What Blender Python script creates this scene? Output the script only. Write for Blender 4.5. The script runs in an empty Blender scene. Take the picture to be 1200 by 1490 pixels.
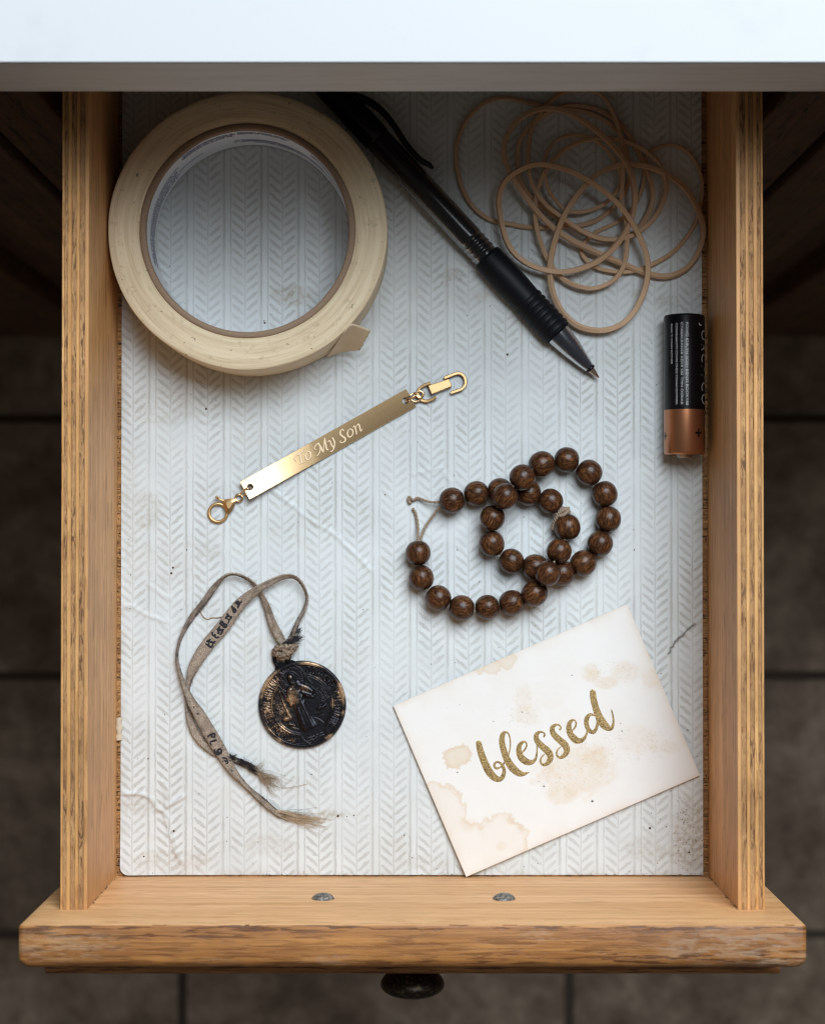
import bpy, bmesh, math, random
import numpy as np
from mathutils import Vector, Matrix
R = math.radians
random.seed(7); rng = np.random.default_rng(7)
sc = bpy.context.scene
COL = sc.collection
MM = 0.001

# ------------------------------------------------------------------ camera
F = 2618.0; H = 646.0; TH = math.atan(40 / F)
cam = bpy.data.cameras.new('camera'); co = bpy.data.objects.new('camera', cam); COL.objects.link(co)
co.location = (0, 0, H * MM); co.rotation_euler = (TH, 0, 0)
cam.sensor_fit = 'VERTICAL'; cam.sensor_height = 24; cam.sensor_width = 24; cam.lens = 24 * F / 1490
cam.clip_start = 0.01; cam.clip_end = 50
cam.dof.use_dof = True; cam.dof.focus_distance = 0.628; cam.dof.aperture_fstop = 8.5
sc.camera = co

# ------------------------------------------------------------------ light
world = bpy.data.worlds.new('World'); sc.world = world; world.use_nodes = True
wb = world.node_tree.nodes['Background']
wb.inputs[0].default_value = (1.0, 0.93, 0.85, 1); wb.inputs[1].default_value = 0.10
def area(name, loc, target, sx, sy, power, color):
    l = bpy.data.lights.new(name, 'AREA'); l.shape = 'RECTANGLE'; l.size = sx; l.size_y = sy
    l.energy = power; l.color = color
    o = bpy.data.objects.new(name, l); COL.objects.link(o); o.location = loc
    o.rotation_euler = (Vector(target) - Vector(loc)).to_track_quat('-Z', 'Y').to_euler()
    return o
area('window_light', (0.36, 0.76, 1.30), (0, 0, 0), 0.95, 1.05, 34.0, (0.845, 0.93, 1.0))
sc.view_settings.view_transform = 'Standard'; sc.view_settings.look = 'None'
sc.view_settings.exposure = 0.0; sc.view_settings.gamma = 1
try:
    sc.cycles.use_denoising = True; sc.cycles.denoiser = 'OPENIMAGEDENOISE'; sc.cycles.denoising_input_passes = 'RGB_ALBEDO_NORMAL'; sc.cycles.use_adaptive_sampling = False; sc.cycles.filter_width = 1.25
    sc.cycles.max_bounces = 8; sc.cycles.caustics_reflective = False; sc.cycles.caustics_refractive = False
except Exception: pass

# ------------------------------------------------------------------ helpers
def P(px, py, z=0.0):
    """point of the place (mm) seen at photograph pixel px,py at height z"""
    dx = (px - 600) / F; dy = -(py - 745) / F
    c, s = math.cos(TH), math.sin(TH)
    ry = dy * c + s; rz = dy * s - c
    t = (z - H) / rz
    return Vector((dx * t, ry * t, z))
class Crop:
    """positions measured in an enlarged crop of the photograph"""
    def __init__(s, ox, oy, sc_): s.ox, s.oy, s.s = ox, oy, sc_
    def px(s, x, y): return s.ox + x / s.s, s.oy + y / s.s
    def __call__(s, x, y, z=0.0): return P(*s.px(x, y), z)

def tag(o, label=None, cat=None, group=None, kind=None):
    if label: o['label'] = label
    if cat: o['category'] = cat
    if group: o['group'] = group
    if kind: o['kind'] = kind
    return o
def thing(name, loc=(0, 0, 0), label=None, cat=None, group=None, kind=None, rz=0):
    o = bpy.data.objects.new(name, None); COL.objects.link(o); o.empty_display_size = 0.01
    o.location = Vector(loc) * MM; o.rotation_euler = (0, 0, rz)
    return tag(o, label, cat, group, kind)
def org(parent):
    v = Vector((0, 0, 0)); o = parent
    while o is not None: v += o.location / MM; o = o.parent
    return v
def link(name, me, mat, parent=None, origin=None, smooth=True):
    """vertices of me are in world mm; they are stored relative to origin"""
    base = org(parent)
    oo = base if origin is None else Vector(origin)
    me.transform(Matrix.Translation(-oo)); me.transform(Matrix.Scale(MM, 4))
    mats = mat if isinstance(mat, (list, tuple)) else [mat]
    for m in mats: me.materials.append(m)
    if smooth: me.polygons.foreach_set('use_smooth', [True] * len(me.polygons))
    o = bpy.data.objects.new(name, me); COL.objects.link(o)
    if parent is not None: o.parent = parent
    o.location = (oo - base) * MM
    me.update()
    return o
def bmo(name, bm, mat, parent=None, origin=None, smooth=False):
    bmesh.ops.recalc_face_normals(bm, faces=bm.faces)
    me = bpy.data.meshes.new(name); bm.to_mesh(me); bm.free()
    return link(name, me, mat, parent, origin, smooth)
def pyo(name, v, f, mat, parent=None, origin=None, smooth=True):
    me = bpy.data.meshes.new(name); me.from_pydata([tuple(p) for p in v], [], f); me.update()
    return link(name, me, mat, parent, origin, smooth)
def box(bm, x0, x1, y0, y1, z0, z1, bev=0.0, seg=2):
    r = bmesh.ops.create_cube(bm, size=1)
    for v in r['verts']:
        v.co = Vector(((x0 + x1) / 2 + v.co.x * (x1 - x0), (y0 + y1) / 2 + v.co.y * (y1 - y0), (z0 + z1) / 2 + v.co.z * (z1 - z0)))
    if bev > 0:
        es = list({e for v in r['verts'] for e in v.link_edges})
        bmesh.ops.bevel(bm, geom=es, offset=bev, segments=seg, profile=0.5, affect='EDGES', clamp_overlap=True)
def cr(pts, n=8, closed=False):
    """Catmull-Rom through tuples of any length"""
    p = [np.array(q, float) for q in pts]; N = len(p); out = []
    for i in range(N if closed else N - 1):
        a = p[(i - 1) % N] if closed or i > 0 else 2 * p[0] - p[1]
        b = p[i]; c = p[(i + 1) % N]
        d = p[(i + 2) % N] if closed or i + 2 < N else 2 * p[-1] - p[-2]
        for k in range(n):
            t = k / n
            out.append(0.5 * ((2 * b) + (-a + c) * t + (2 * a - 5 * b + 4 * c - d) * t * t + (-a + 3 * b - 3 * c + d) * t ** 3))
    if not closed: out.append(p[-1])
    return out
def sweep(v, f, pts, sect, closed=False, up=None, cap=True):
    """sweep sect(i) -> list of (a, b) offsets (side, up) along pts; appends to v, f"""
    n = len(pts); base = len(v); m = None; pts = [Vector(p[:3]) for p in pts]
    prev = None
    for i in range(n):
        a = pts[(i - 1) % n] if closed or i > 0 else pts[i]
        b = pts[(i + 1) % n] if closed or i < n - 1 else pts[i]
        t = (b - a).normalized() if (b - a).length > 1e-9 else Vector((1, 0, 0))
        if up is not None:
            u = Vector(up); s = t.cross(u).normalized(); u = s.cross(t).normalized()
        else:
            if prev is None:
                u = Vector((0, 0, 1)) if abs(t.z) < .9 else Vector((1, 0, 0))
            else: u = prev
            s = t.cross(u).normalized(); u = s.cross(t).normalized(); prev = u
        ring = sect(i); m = len(ring)
        for (x, y) in ring: v.append(pts[i] + s * x + u * y)
    for i in range(n if closed else n - 1):
        j = (i + 1) % n
        for k in range(m):
            l = (k + 1) % m
            f.append((base + i * m + k, base + i * m + l, base + j * m + l, base + j * m + k))
    if not closed and cap:
        f.append(tuple(base + k for k in range(m))[::-1]); f.append(tuple(base + (n - 1) * m + k for k in range(m)))
def circ(r, n=8, ry=None): return [(r * math.cos(2 * math.pi * k / n), (ry or r) * math.sin(2 * math.pi * k / n)) for k in range(n)]
def tube(name, pts, r, mat, parent, n=8, closed=False, flat=1.0):
    v, f = [], []
    rr = r if callable(r) else (lambda i: r)
    sweep(v, f, pts, lambda i: circ(rr(i), n, rr(i) * flat), closed, up=None)
    return pyo(name, v, f, mat, parent)
def lathe(prof, axis_o, axis_d, n=48, v=None, f=None):
    """prof: list of (s along axis, radius)"""
    d = Vector(axis_d).normalized(); u = Vector((0, 0, 1)) if abs(d.z) < .9 else Vector((1, 0, 0))
    a = d.cross(u).normalized(); b = a.cross(d).normalized()
    v = [] if v is None else v; f = [] if f is None else f; base = len(v); o = Vector(axis_o)
    for (s, r) in prof:
        for k in range(n):
            t = 2 * math.pi * k / n
            v.append(o + d * s + (a * math.cos(t) + b * math.sin(t)) * max(r, 1e-4))
    for i in range(len(prof) - 1):
        for k in range(n):
            l = (k + 1) % n
            f.append((base + i * n + k, base + i * n + l, base + (i + 1) * n + l, base + (i + 1) * n + k))
    return v, f
def stroke_mesh(v, f, pts, zf, lift=0.05, n=7):
    """brush stroke with varying width laid on a surface: pts (x_mm, y_mm, width_mm); domed section"""
    c = cr(pts, n); base = len(v); N = len(c)
    prof = [(-1, 0), (-.8, .7), (0, 1), (.8, .7), (1, 0)]
    ext = []
    # rounded ends
    def endcap(p, q):
        d = np.array(p[:2]) - np.array(q[:2]); L = np.linalg.norm(d) + 1e-9; d /= L; r = p[2] / 2
        return [np.array([p[0] + d[0] * r * s, p[1] + d[1] * r * s, p[2] * math.sqrt(max(0, 1 - s * s))]) for s in (.99, .85, .5)]
    c = endcap(c[0], c[1]) + c + endcap(c[-1], c[-2])[::-1]; N = len(c)
    for i in range(N):
        a = c[max(i - 1, 0)]; b = c[min(i + 1, N - 1)]
        d = np.array(b[:2]) - np.array(a[:2]); d /= (np.linalg.norm(d) + 1e-9); s = np.array([d[1], -d[0]])
        w = max(c[i][2], .01) / 2
        for (k, h) in prof:
            x, y = c[i][0] + s[0] * k * w, c[i][1] + s[1] * k * w
            v.append((x, y, zf(x, y) + .004 + h * lift))
    m = len(prof)
    for i in range(N - 1):
        for k in range(m - 1):
            f.append((base + i * m + k, base + i * m + k + 1, base + (i + 1) * m + k + 1, base + (i + 1) * m + k))
# numpy value noise
_T = rng.random((256, 256))
def vn(x, y, s=0):
    x = np.asarray(x, float) + s * 17.31; y = np.asarray(y, float) + s * 9.77
    xi = np.floor(x).astype(int); yi = np.floor(y).astype(int); fx = x - xi; fy = y - yi
    fx = fx * fx * (3 - 2 * fx); fy = fy * fy * (3 - 2 * fy)
    g = lambda a, b: _T[(a + 31 * s) % 256, (b + 57 * s) % 256]
    return (g(xi, yi) * (1 - fx) + g(xi + 1, yi) * fx) * (1 - fy) + (g(xi, yi + 1) * (1 - fx) + g(xi + 1, yi + 1) * fx) * fy
def fbm(x, y, s=0, o=4):
    t = 0; a = .5; n = 0
    for k in range(o):
        t = t + a * vn(x * 2 ** k, y * 2 ** k, s + k); n += a; a *= .5
    return t / n
def sst(a, b, x):
    t = np.clip((x - a) / (b - a), 0, 1); return t * t * (3 - 2 * t)
def segd(X, Y, a, b):
    ax, ay = a; bx, by = b; dx, dy = bx - ax, by - ay
    t = np.clip(((X - ax) * dx + (Y - ay) * dy) / (dx * dx + dy * dy + 1e-9), 0, 1)
    return np.hypot(X - ax - t * dx, Y - ay - t * dy)
def pathd(X, Y, pts):
    d = np.full(np.shape(X), 1e9)
    for a, b in zip(pts[:-1], pts[1:]): d = np.minimum(d, segd(X, Y, a[:2], b[:2]))
    return d
def set_colors(me, name, cols):
    a = me.color_attributes.new(name, 'FLOAT_COLOR', 'POINT')
    c = np.ones((len(me.vertices), 4), np.float32); c[:, :cols.shape[1]] = cols
    a.data.foreach_set('color', c.ravel())

# ------------------------------------------------------------------ material helper
class M:
    def __init__(s, name, **kw):
        s.m = bpy.data.materials.new(name); s.m.use_nodes = True; s.t = s.m.node_tree; s.N = s.t.nodes; s.L = s.t.links
        s.b = s.N['Principled BSDF']
        tc = s.N.new('ShaderNodeTexCoord'); mp = s.N.new('ShaderNodeMapping'); mp.inputs['Scale'].default_value = (1000, 1000, 1000)
        s.L.new(tc.outputs['Object'], mp.inputs[0]); s.co = mp.outputs[0]      # object coordinates in millimetres
        for k, v in kw.items(): s.set(k, v)
    K = dict(col='Base Color', rough='Roughness', metal='Metallic', spec='Specular IOR Level', ior='IOR', trans='Transmission Weight',
             coat='Coat Weight', coatr='Coat Roughness', sheen='Sheen Weight', sss='Subsurface Weight', aniso='Anisotropic', nrm='Normal', alpha='Alpha')
    def set(s, k, v):
        i = s.b.inputs[s.K[k]]; s.inp(i, v)
    def inp(s, i, v):
        if isinstance(v, bpy.types.NodeSocket): s.L.new(v, i)
        elif isinstance(v, (tuple, list)): i.default_value = tuple(v) + ((1,) if len(v) == 3 and i.type == 'RGBA' else ())
        else: i.default_value = v
    def math(s, op, a, b=0.0, c=None, clamp=False):
        n = s.N.new('ShaderNodeMath'); n.operation = op; n.use_clamp = clamp
        s.inp(n.inputs[0], a); s.inp(n.inputs[1], b)
        if c is not None: s.inp(n.inputs[2], c)
        return n.outputs[0]
    def sep(s, v):
        n = s.N.new('ShaderNodeSeparateXYZ'); s.inp(n.inputs[0], v); return n.outputs
    def comb(s, x, y, z):
        n = s.N.new('ShaderNodeCombineXYZ'); s.inp(n.inputs[0], x); s.inp(n.inputs[1], y); s.inp(n.inputs[2], z); return n.outputs[0]
    def vs(s, v, x, y, z, off=(0, 0, 0)):
        n = s.N.new('ShaderNodeMapping'); s.inp(n.inputs[0], v); n.inputs['Scale'].default_value = (x, y, z); n.inputs['Location'].default_value = off
        return n.outputs[0]
    def noise(s, v, scale=1.0, detail=3, rough=.55, dist=0):
        n = s.N.new('ShaderNodeTexNoise'); s.inp(n.inputs['Vector'], v); n.inputs['Scale'].default_value = scale
        n.inputs['Detail'].default_value = detail; n.inputs['Roughness'].default_value = rough; n.inputs['Distortion'].default_value = dist
        return n.outputs[0]
    def voro(s, v, scale=1.0, out='Distance'):
        n = s.N.new('ShaderNodeTexVoronoi'); s.inp(n.inputs['Vector'], v); n.inputs['Scale'].default_value = scale; return n.outputs[out]
    def ramp(s, fac, stops):
        n = s.N.new('ShaderNodeValToRGB'); s.inp(n.inputs[0], fac); e = n.color_ramp.elements
        while len(e) < len(stops): e.new(.5)
        for q, (p, c) in zip(e, stops):
            q.position = p; c = (c, c, c) if not isinstance(c, (tuple, list)) else c; q.color = tuple(c) + (1,)
        return n.outputs[0]
    def mix(s, fac, a, b, mode='MIX'):
        n = s.N.new('ShaderNodeMix'); n.data_type = 'RGBA'; n.blend_type = mode
        s.inp(n.inputs[0], fac); s.inp(n.inputs[6], a); s.inp(n.inputs[7], b); return n.outputs[2]
    def step(s, x, a, b):
        n = s.N.new('ShaderNodeMapRange'); n.interpolation_type = 'SMOOTHSTEP'; s.inp(n.inputs[0], x)
        n.inputs[1].default_value = a; n.inputs[2].default_value = b; return n.outputs[0]
    def bump(s, h, dist=0.1, strength=1.0):
        n = s.N.new('ShaderNodeBump'); s.inp(n.inputs['Height'], h); n.inputs['Distance'].default_value = dist * MM; n.inputs['Strength'].default_value = strength
        s.set('nrm', n.outputs[0])
    def rand(s):
        n = s.N.new('ShaderNodeObjectInfo'); return n.outputs['Random']
    def attr(s, name):
        n = s.N.new('ShaderNodeVertexColor'); n.layer_name = name; return n.outputs[0]
    def geo(s):
        return s.N.new('ShaderNodeNewGeometry').outputs

def wood(name, light, dark, axis='y', fine=1.0, pores=0.0, porecol=(.1, .05, .02), rough=.6, wear=None, bump=.08, long_=.018, coat=0, seed=0.0, blotch=.5):
    m = M(name, rough=rough, coat=coat, coatr=.35, spec=.35)
    s = (1.0, long_, 1.0) if axis == 'y' else (long_, 1.0, 1.0) if axis == 'x' else (1.0, 1.0, long_)
    v = m.vs(m.co, *s, off=(seed, seed * 2, seed * 3))
    # slow wander so the figure is not ruler-straight
    g1 = m.noise(v, .22 * fine, 4, .6, 1.2); g2 = m.noise(v, 1.5 * fine, 3, .6, .3)
    g = m.math('ADD', m.math('MULTIPLY', g1, .65), m.math('MULTIPLY', g2, .35))
    c = m.ramp(g, [(.37, dark), (.5, tuple((a + b) / 2 for a, b in zip(light, dark))), (.62, light)])
    bl = m.noise(m.co, .03, 3, .6)
    c = m.mix(m.math('MULTIPLY', m.step(bl, .4, .7), blotch), c, tuple(.72 * q for q in dark))
    hgt = g2
    if pores:
        s2 = tuple((.10 if name == 'oak' else .13) if q == long_ else (1.15 if name == 'oak' else 1.1) for q in s)
        pv = m.vs(m.co, *s2, off=(3.3, 1.2, 7))
        pn = m.noise(pv, (.8 if name == 'oak' else .75 * fine), 3, .6, (.3 if name == 'oak' else .6))
        zone = m.step(m.noise(v, .25, 2), .38, .62)
        pm = m.math('MULTIPLY', m.step(pn, *((.50, .58) if name == 'oak' else (.50, .62))), m.math('MULTIPLY', m.math('ADD', m.math('MULTIPLY', zone, .6 if name == 'oak' else 1.0), .35), pores), clamp=True)
        c = m.mix(pm, c, porecol); hgt = m.math('SUBTRACT', hgt, m.math('MULTIPLY', pm, 1.2))
    if wear:
        for (wx, wy, wz, wr, wc) in wear:
            d = m.N.new('ShaderNodeVectorMath'); d.operation = 'DISTANCE'
            sv = m.vs(m.co, .28, 1, 1); m.inp(d.inputs[0], sv); d.inputs[1].default_value = (wx * .28, wy, wz)
            nn = m.noise(m.vs(m.co, .25, 1, 1), .6, 4, .7)
            k = m.math('MULTIPLY', m.step(d.outputs['Value'], wr, wr * .35), m.step(nn, .42, .6))
            c = m.mix(m.math('MULTIPLY', k, .27), c, wc)
    m.set('col', c); m.bump(hgt, bump, .6)
    return m.m
MT = {}
MT['ply_light'] = wood('ply_light', (.82, .47, .185), (.58, .28, .09), 'y', 1.2, .6, (.36, .16, .05), .55, bump=.1, seed=3)
MT['ply_dark'] = wood('ply_dark', (.60, .345, .155), (.38, .195, .085), 'y', 2.0, .75, (.16, .08, .04), .8, bump=.35, long_=.2, seed=9)
MT['inner_veneer'] = wood('inner_veneer', (.78, .43, .18), (.53, .26, .092), 'y', .8, .6, (.34, .16, .06), .5, bump=.08, seed=5, blotch=.4)
MT['base_ply'] = wood('base_ply', (.62, .34, .14), (.26, .12, .045), 'x', 2.5, .8, (.05, .025, .012), .85, bump=.3, long_=.35, seed=2)
MT['pine'] = wood('pine', (.90, .54, .275), (.68, .36, .145), 'x', .7, 0.5, (.52, .26, .10), rough=.5, bump=.06, seed=11, blotch=.15)
MT['oak'] = wood('oak', (.56, .25, .072), (.31, .118, .033), 'x', 2.0, .95, (.12, .042, .014), .42, coat=.2, bump=.2, long_=.02, seed=4,
                 wear=[(100, -128, 91, 9, (.60, .52, .40)), (-110, -127, 91, 7, (.66, .48, .31)), (-26, -132, 91, 3.5, (.58, .40, .26)), (-62, -133, 91, 3, (.6, .42, .27)), (40, -124, 91, 2.4, (.62, .42, .26)), (118, -133, 90, 5, (.66, .5, .34))])
MT['dark_wood'] = wood('dark_wood', (.16, .07, .032), (.065, .028, .014), 'z', .8, .8, (.012, .006, .004), .55, bump=.2, seed=6)
def simple(name, col, rough=.5, metal=0, bump=None, **kw):
    m = M(name, col=col, rough=rough, metal=metal, **kw)
    if bump: m.bump(m.noise(m.co, bump[0], 3), bump[1], .7)
    return m.m

# ------------------------------------------------------------------ floor (far below, out of focus)
FZ = -700.0
def mk_tile():
    m = M('tile', rough=.6, spec=.3)
    n = m.noise(m.co, .012, 5, .6, .5); n2 = m.noise(m.co, .06, 4, .6)
    c = m.ramp(m.math('ADD', m.math('MULTIPLY', n, .65), m.math('MULTIPLY', n2, .35)), [(.36, (.11, .07, .045)), (.5, (.22, .16, .115)), (.64, (.40, .31, .23))])
    m.set('col', c); m.bump(n2, 1.0, .4); return m.m
MT['tile'] = mk_tile()
floor = pyo('floor', [(-2500, -2500, FZ - 4), (2500, -2500, FZ - 4), (2500, 2500, FZ - 4), (-2500, 2500, FZ - 4)], [(0, 1, 2, 3)], simple('grout', (.07, .052, .04), .9), smooth=False)
tag(floor, kind='structure')
TW, TD, G = 288.0, 193.0, 6.0
gx = P(265, 1440, FZ).x; gy = P(600, 983, FZ).y
rows = range(-3, 5)
for r_ in rows:
    for c_ in range(-3, 5):
        x0 = gx + c_ * TW + (TW * .5 if (r_ % 2) and False else 0); y0 = gy - (r_ + 1) * TD
        bm = bmesh.new(); dz = random.uniform(-.6, .6)
        box(bm, x0 + G / 2, x0 + TW - G / 2, y0 + G / 2, y0 + TD - G / 2, FZ - 3.5, FZ + dz, 1.2, 1)
        bmo('tile', bm, MT['tile'], floor)

# ------------------------------------------------------------------ countertop
CZ0, CZ1, CY = 90.0, 124.0, P(600, 133, 90).y
m = M('laminate_white', rough=.6, spec=.25); n = m.noise(m.co, .8, 3)
m.set('col', m.mix(m.step(m.noise(m.co, .05, 4), .55, .75), (.66, .672, .685), (.63, .645, .66))); m.bump(n, .06, .35); LAM = m.m
m = M('laminate_edge', rough=.5); m.set('col', m.mix(m.step(m.noise(m.vs(m.co, .1, 1, 1), .25, 4), .4, .7), (.64, .63, .63), (.55, .54, .53))); m.bump(m.noise(m.co, .6), .08, .4); EDG = m.m
ct = thing('countertop', (0, CY, CZ0), 'white laminate countertop with grey front edge overhanging the open drawer', 'countertop')
bm = bmesh.new(); box(bm, -600, 600, CY + .6, CY + 620, CZ0, CZ1 - .3, 0); bmo('core_board', bm, simple('chipboard', (.32, .25, .18), .9), ct)
bm = bmesh.new(); box(bm, -600, 600, CY + .15, CY + 620, CZ1 - .28, CZ1, .1); bmo('laminate_sheet', bm, LAM, ct)
bm = bmesh.new(); box(bm, -600, 600, CY, CY + .55, CZ0 - .05, CZ1 - 1.05, .2); bmo('edge_band', bm, EDG, ct)
bm = bmesh.new(); box(bm, -600, 600, CY + .25, CY + .58, CZ1 - 1.03, CZ1 - .30, 0); bmo('glue_line', bm, simple('glue_line', (.03, .018, .022), .7), ct)

# ------------------------------------------------------------------ cabinet under the counter
cab = thing('base_cabinet', (0, 150, FZ), 'dark brown wooden base cabinet under the counter behind the open drawer', 'cabinet')
def cb(name, x0, x1, y0, y1, z0, z1, bev=1.0):
    bm = bmesh.new(); box(bm, x0, x1, y0, y1, z0, z1, bev, 2); return bmo(name, bm, MT['dark_wood'], cab)
for s in (-1, 1):
    a, b = sorted((s * 124, s * 150)); cb('stile', a, b, 148, 168, -640, 88)
    a, b = sorted((s * 151.5, s * 188)); cb('door_frame', a, b, 145, 168, -636, 60, 1.5)
    a, b = sorted((s * 188.2, s * 222)); cb('door_panel', a, b, 158, 168, -636, 60)
    a, b = sorted((s * 222.3, s * 262)); cb('door_frame', a, b, 145, 168, -636, 60, 2)
    a, b = sorted((s * 264, s * 600)); cb('side_board', a, b, 150, 168, -640, 88)
    a, b = sorted((s * 124, s * 136)); cb('carcass_side', a, b, 168.3, 690, -640, 88)
cb('drawer_rail', -123.8, 123.8, 150, 168, -60, -32)
cb('lower_door', -123.6, 123.6, 146, 166, -636, -62, 2)
cb('carcass_back', -123.8, 123.8, 680, 692, -640, 88)
cb('toe_board', -600, 600, 152, 172, FZ, -641, 1)

# ------------------------------------------------------------------ drawer
SH = 58.0                                   # height of the sides above the drawer floor
YF = -120.6                                 # inner face of the front
XI = 105.9
YB = 330.0
dr = thing('drawer', (0, 0, -10), 'open wooden drawer with plywood sides and worn oak front with round knob', 'drawer')
bm = bmesh.new(); box(bm, -XI - 2.5, XI + 2.5, YF, YB, -6, -.35, 0); bmo('bottom_panel', bm, MT['base_ply'], dr)
plies = [(.75, 'l'), (1.15, 'd'), (1.25, 'l'), (1.5, 'd'), (1.1, 'l'), (1.75, 'd'), (1.25, 'l')]
def ply_board(x0, x1, y0, y1, zt, rough_, mat, name, parent, seed):
    n = int((y1 - y0) / 1.2); v, f = [], []
    ys = np.linspace(y0, y1, n)
    for i, y in enumerate(ys):
        a = (fbm(y * .35, seed * 3.1, 2, 3) - .5); b = (fbm(y * .9, seed * 5.7, 5, 3) - .5); e1 = (fbm(y * .5, seed * 7.3, 3, 3) - .5) * rough_
        chip = max(0, fbm(y * .12, seed * 2.2, 8, 3) - .62) * rough_ * 4
        z = zt + a * rough_ * .8 - chip
        sec = [(x0 + .01, -14), (x0 + .01, z - .12), (x0 + .12 + e1 * .15, z + b * .1 * rough_), (x1 - .12 + e1 * .15, z + b * .15 * rough_), (x1 - .01, z - .12), (x1 - .01, -14)]
        v += [(sx, y, sz) for sx, sz in sec]
    m_ = 6
    for i in range(n - 1):
        for k in range(m_ - 1): f.append((i * m_ + k, (i + 1) * m_ + k, (i + 1) * m_ + k + 1, i * m_ + k + 1))
    f.append(tuple(range(m_))); f.append(tuple(range((n - 1) * m_, n * m_))[::-1])
    me = bpy.data.meshes.new(name); me.from_pydata(v, [], f); me.update()
    bmx = bmesh.new(); bmx.from_mesh(me); bmesh.ops.recalc_face_normals(bmx, faces=bmx.faces); bmx.to_mesh(me); bmx.free()
    return link(name, me, mat, parent, smooth=False)
# inner face leans out a little towards the top as the photo shows: modelled as a tapered inner veneer
for s in (-1, 1):
    x = s * (XI + sum(w for w, _ in plies)); main = None
    objs = []
    seq = list(plies) if s < 0 else list(plies)[::-1]
    x = -(XI + sum(w for w, _ in plies)) if s < 0 else XI
    inner_i = 6 if s < 0 else 0
    specs = []
    for k, (w, t) in enumerate(seq): specs.append((x, x + w, t, k)); x += w
    x0, x1, t, k = specs[inner_i]
    main = ply_board(x0, x1, YF, YB, SH, .12, [MT['inner_veneer']][0], 'side_panel', dr, 1 + s)
    for (x0, x1, t, k) in specs:
        if k == inner_i: continue
        ply_board(x0, x1, YF, YB, SH - (.22 if t == 'd' else 0), .5 if t == 'd' else .2, MT['ply_dark' if t == 'd' else 'ply_light'], 'ply', main, k + 3 * s + 5)
# front panel
FX, FT = 123.0, 81.0
fv, ff = [], []
def front_board():
    bm = bmesh.new(); box(bm, -FX, FX, -134.6, YF - .02, -30, FT, 0)
    # rounded outer and end edges, nearly square inner edge
    es = [e for e in bm.edges]
    outer = [e for e in es if all(v.co.y < -130 for v in e.verts)]
    bmesh.ops.bevel(bm, geom=outer, offset=4.2, segments=6, profile=.5, affect='EDGES')
    inner = [e for e in bm.edges if all(v.co.y > YF - .1 for v in e.verts)]
    bmesh.ops.bevel(bm, geom=inner, offset=.7, segments=2, profile=.5, affect='EDGES')
    bmesh.ops.subdivide_edges(bm, edges=[e for e in bm.edges if abs(e.verts[0].co.x - e.verts[1].co.x) > 100], cuts=160)
    for v in bm.verts:   # dents and worn spots along the arrises
        if v.co.z > FT - 4:
            k = float(fbm(v.co.x * .12, v.co.y * .3, 4, 3)) - .5
            v.co.z += k * .35; v.co.y += (float(fbm(v.co.x * .25, 2.0, 6, 3)) - .5) * .5
    for f_ in bm.faces:
        if f_.calc_center_median().y > YF - .2: f_.material_index = 1
    return bm
fb = bmo('front_panel', front_board(), [MT['oak'], MT['pine']], dr, smooth=True)
mv, mf = [], []
prof = [(-134.7, 57), (-140.0, 56.6), (-141.8, 55.2), (-142.5, 53.0), (-142.0, 49), (-139.5, 45), (-138.0, 42), (-138.0, -20), (-134.7, -20)]
for x in (-119.9, 119.9): mv += [(x, y, z) for y, z in prof]
k = len(prof); mf = [(i, (i + 1) % k, k + (i + 1) % k, k + i) for i in range(k)] + [tuple(range(k))[::-1], tuple(range(k, 2 * k))]
pyo('front_moulding', mv, mf, MT['oak'], dr, smooth=False)
# knob
KM = M('aged_bronze', rough=.38, metal=.8); nn = KM.noise(KM.co, .9, 4)
KM.set('col', KM.mix(KM.step(nn, .5, .7), (.035, .025, .018), (.14, .095, .055))); KM.set('rough', KM.math('ADD', KM.math('MULTIPLY', nn, .3), .25)); KM.bump(nn, .1, .5)
kp = [(0, 7.0), (2.2, 6.6), (4, 6.0), (6, 6.4), (8, 8.2), (10, 10.0), (11.8, 10.75), (13.4, 10.4), (14.9, 8.6), (15.9, 5.5), (16.3, 0)]
v, f = lathe(cr(kp, 4), (0, -138.0, 36), (0, -1, 0), 48); pyo('knob', v, f, KM.m, dr)
# screws in the inner face of the front
SM = M('screw_zinc', rough=.5, metal=.7); sn = SM.noise(SM.co, 1.1, 4, .7); SM.set('col', SM.ramp(sn, [(.4, (.06, .05, .045)), (.52, (.26, .25, .24)), (.66, (.50, .46, .38))])); SM.bump(sn, .5, .8); SM = SM.m
for px in (470, 733):
    c = P(px, 1307, 40)
    c.y = YF
    pr = cr([(-.3, 3.8), (.15, 3.8), (.8, 3.4), (1.5, 2.3), (1.85, 1.1), (1.9, 0)], 3)
    sv, sf = lathe(pr, (c.x, YF, 40), (0, 1, 0), 28)
    so = pyo('screw', sv, sf, SM, dr)
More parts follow.
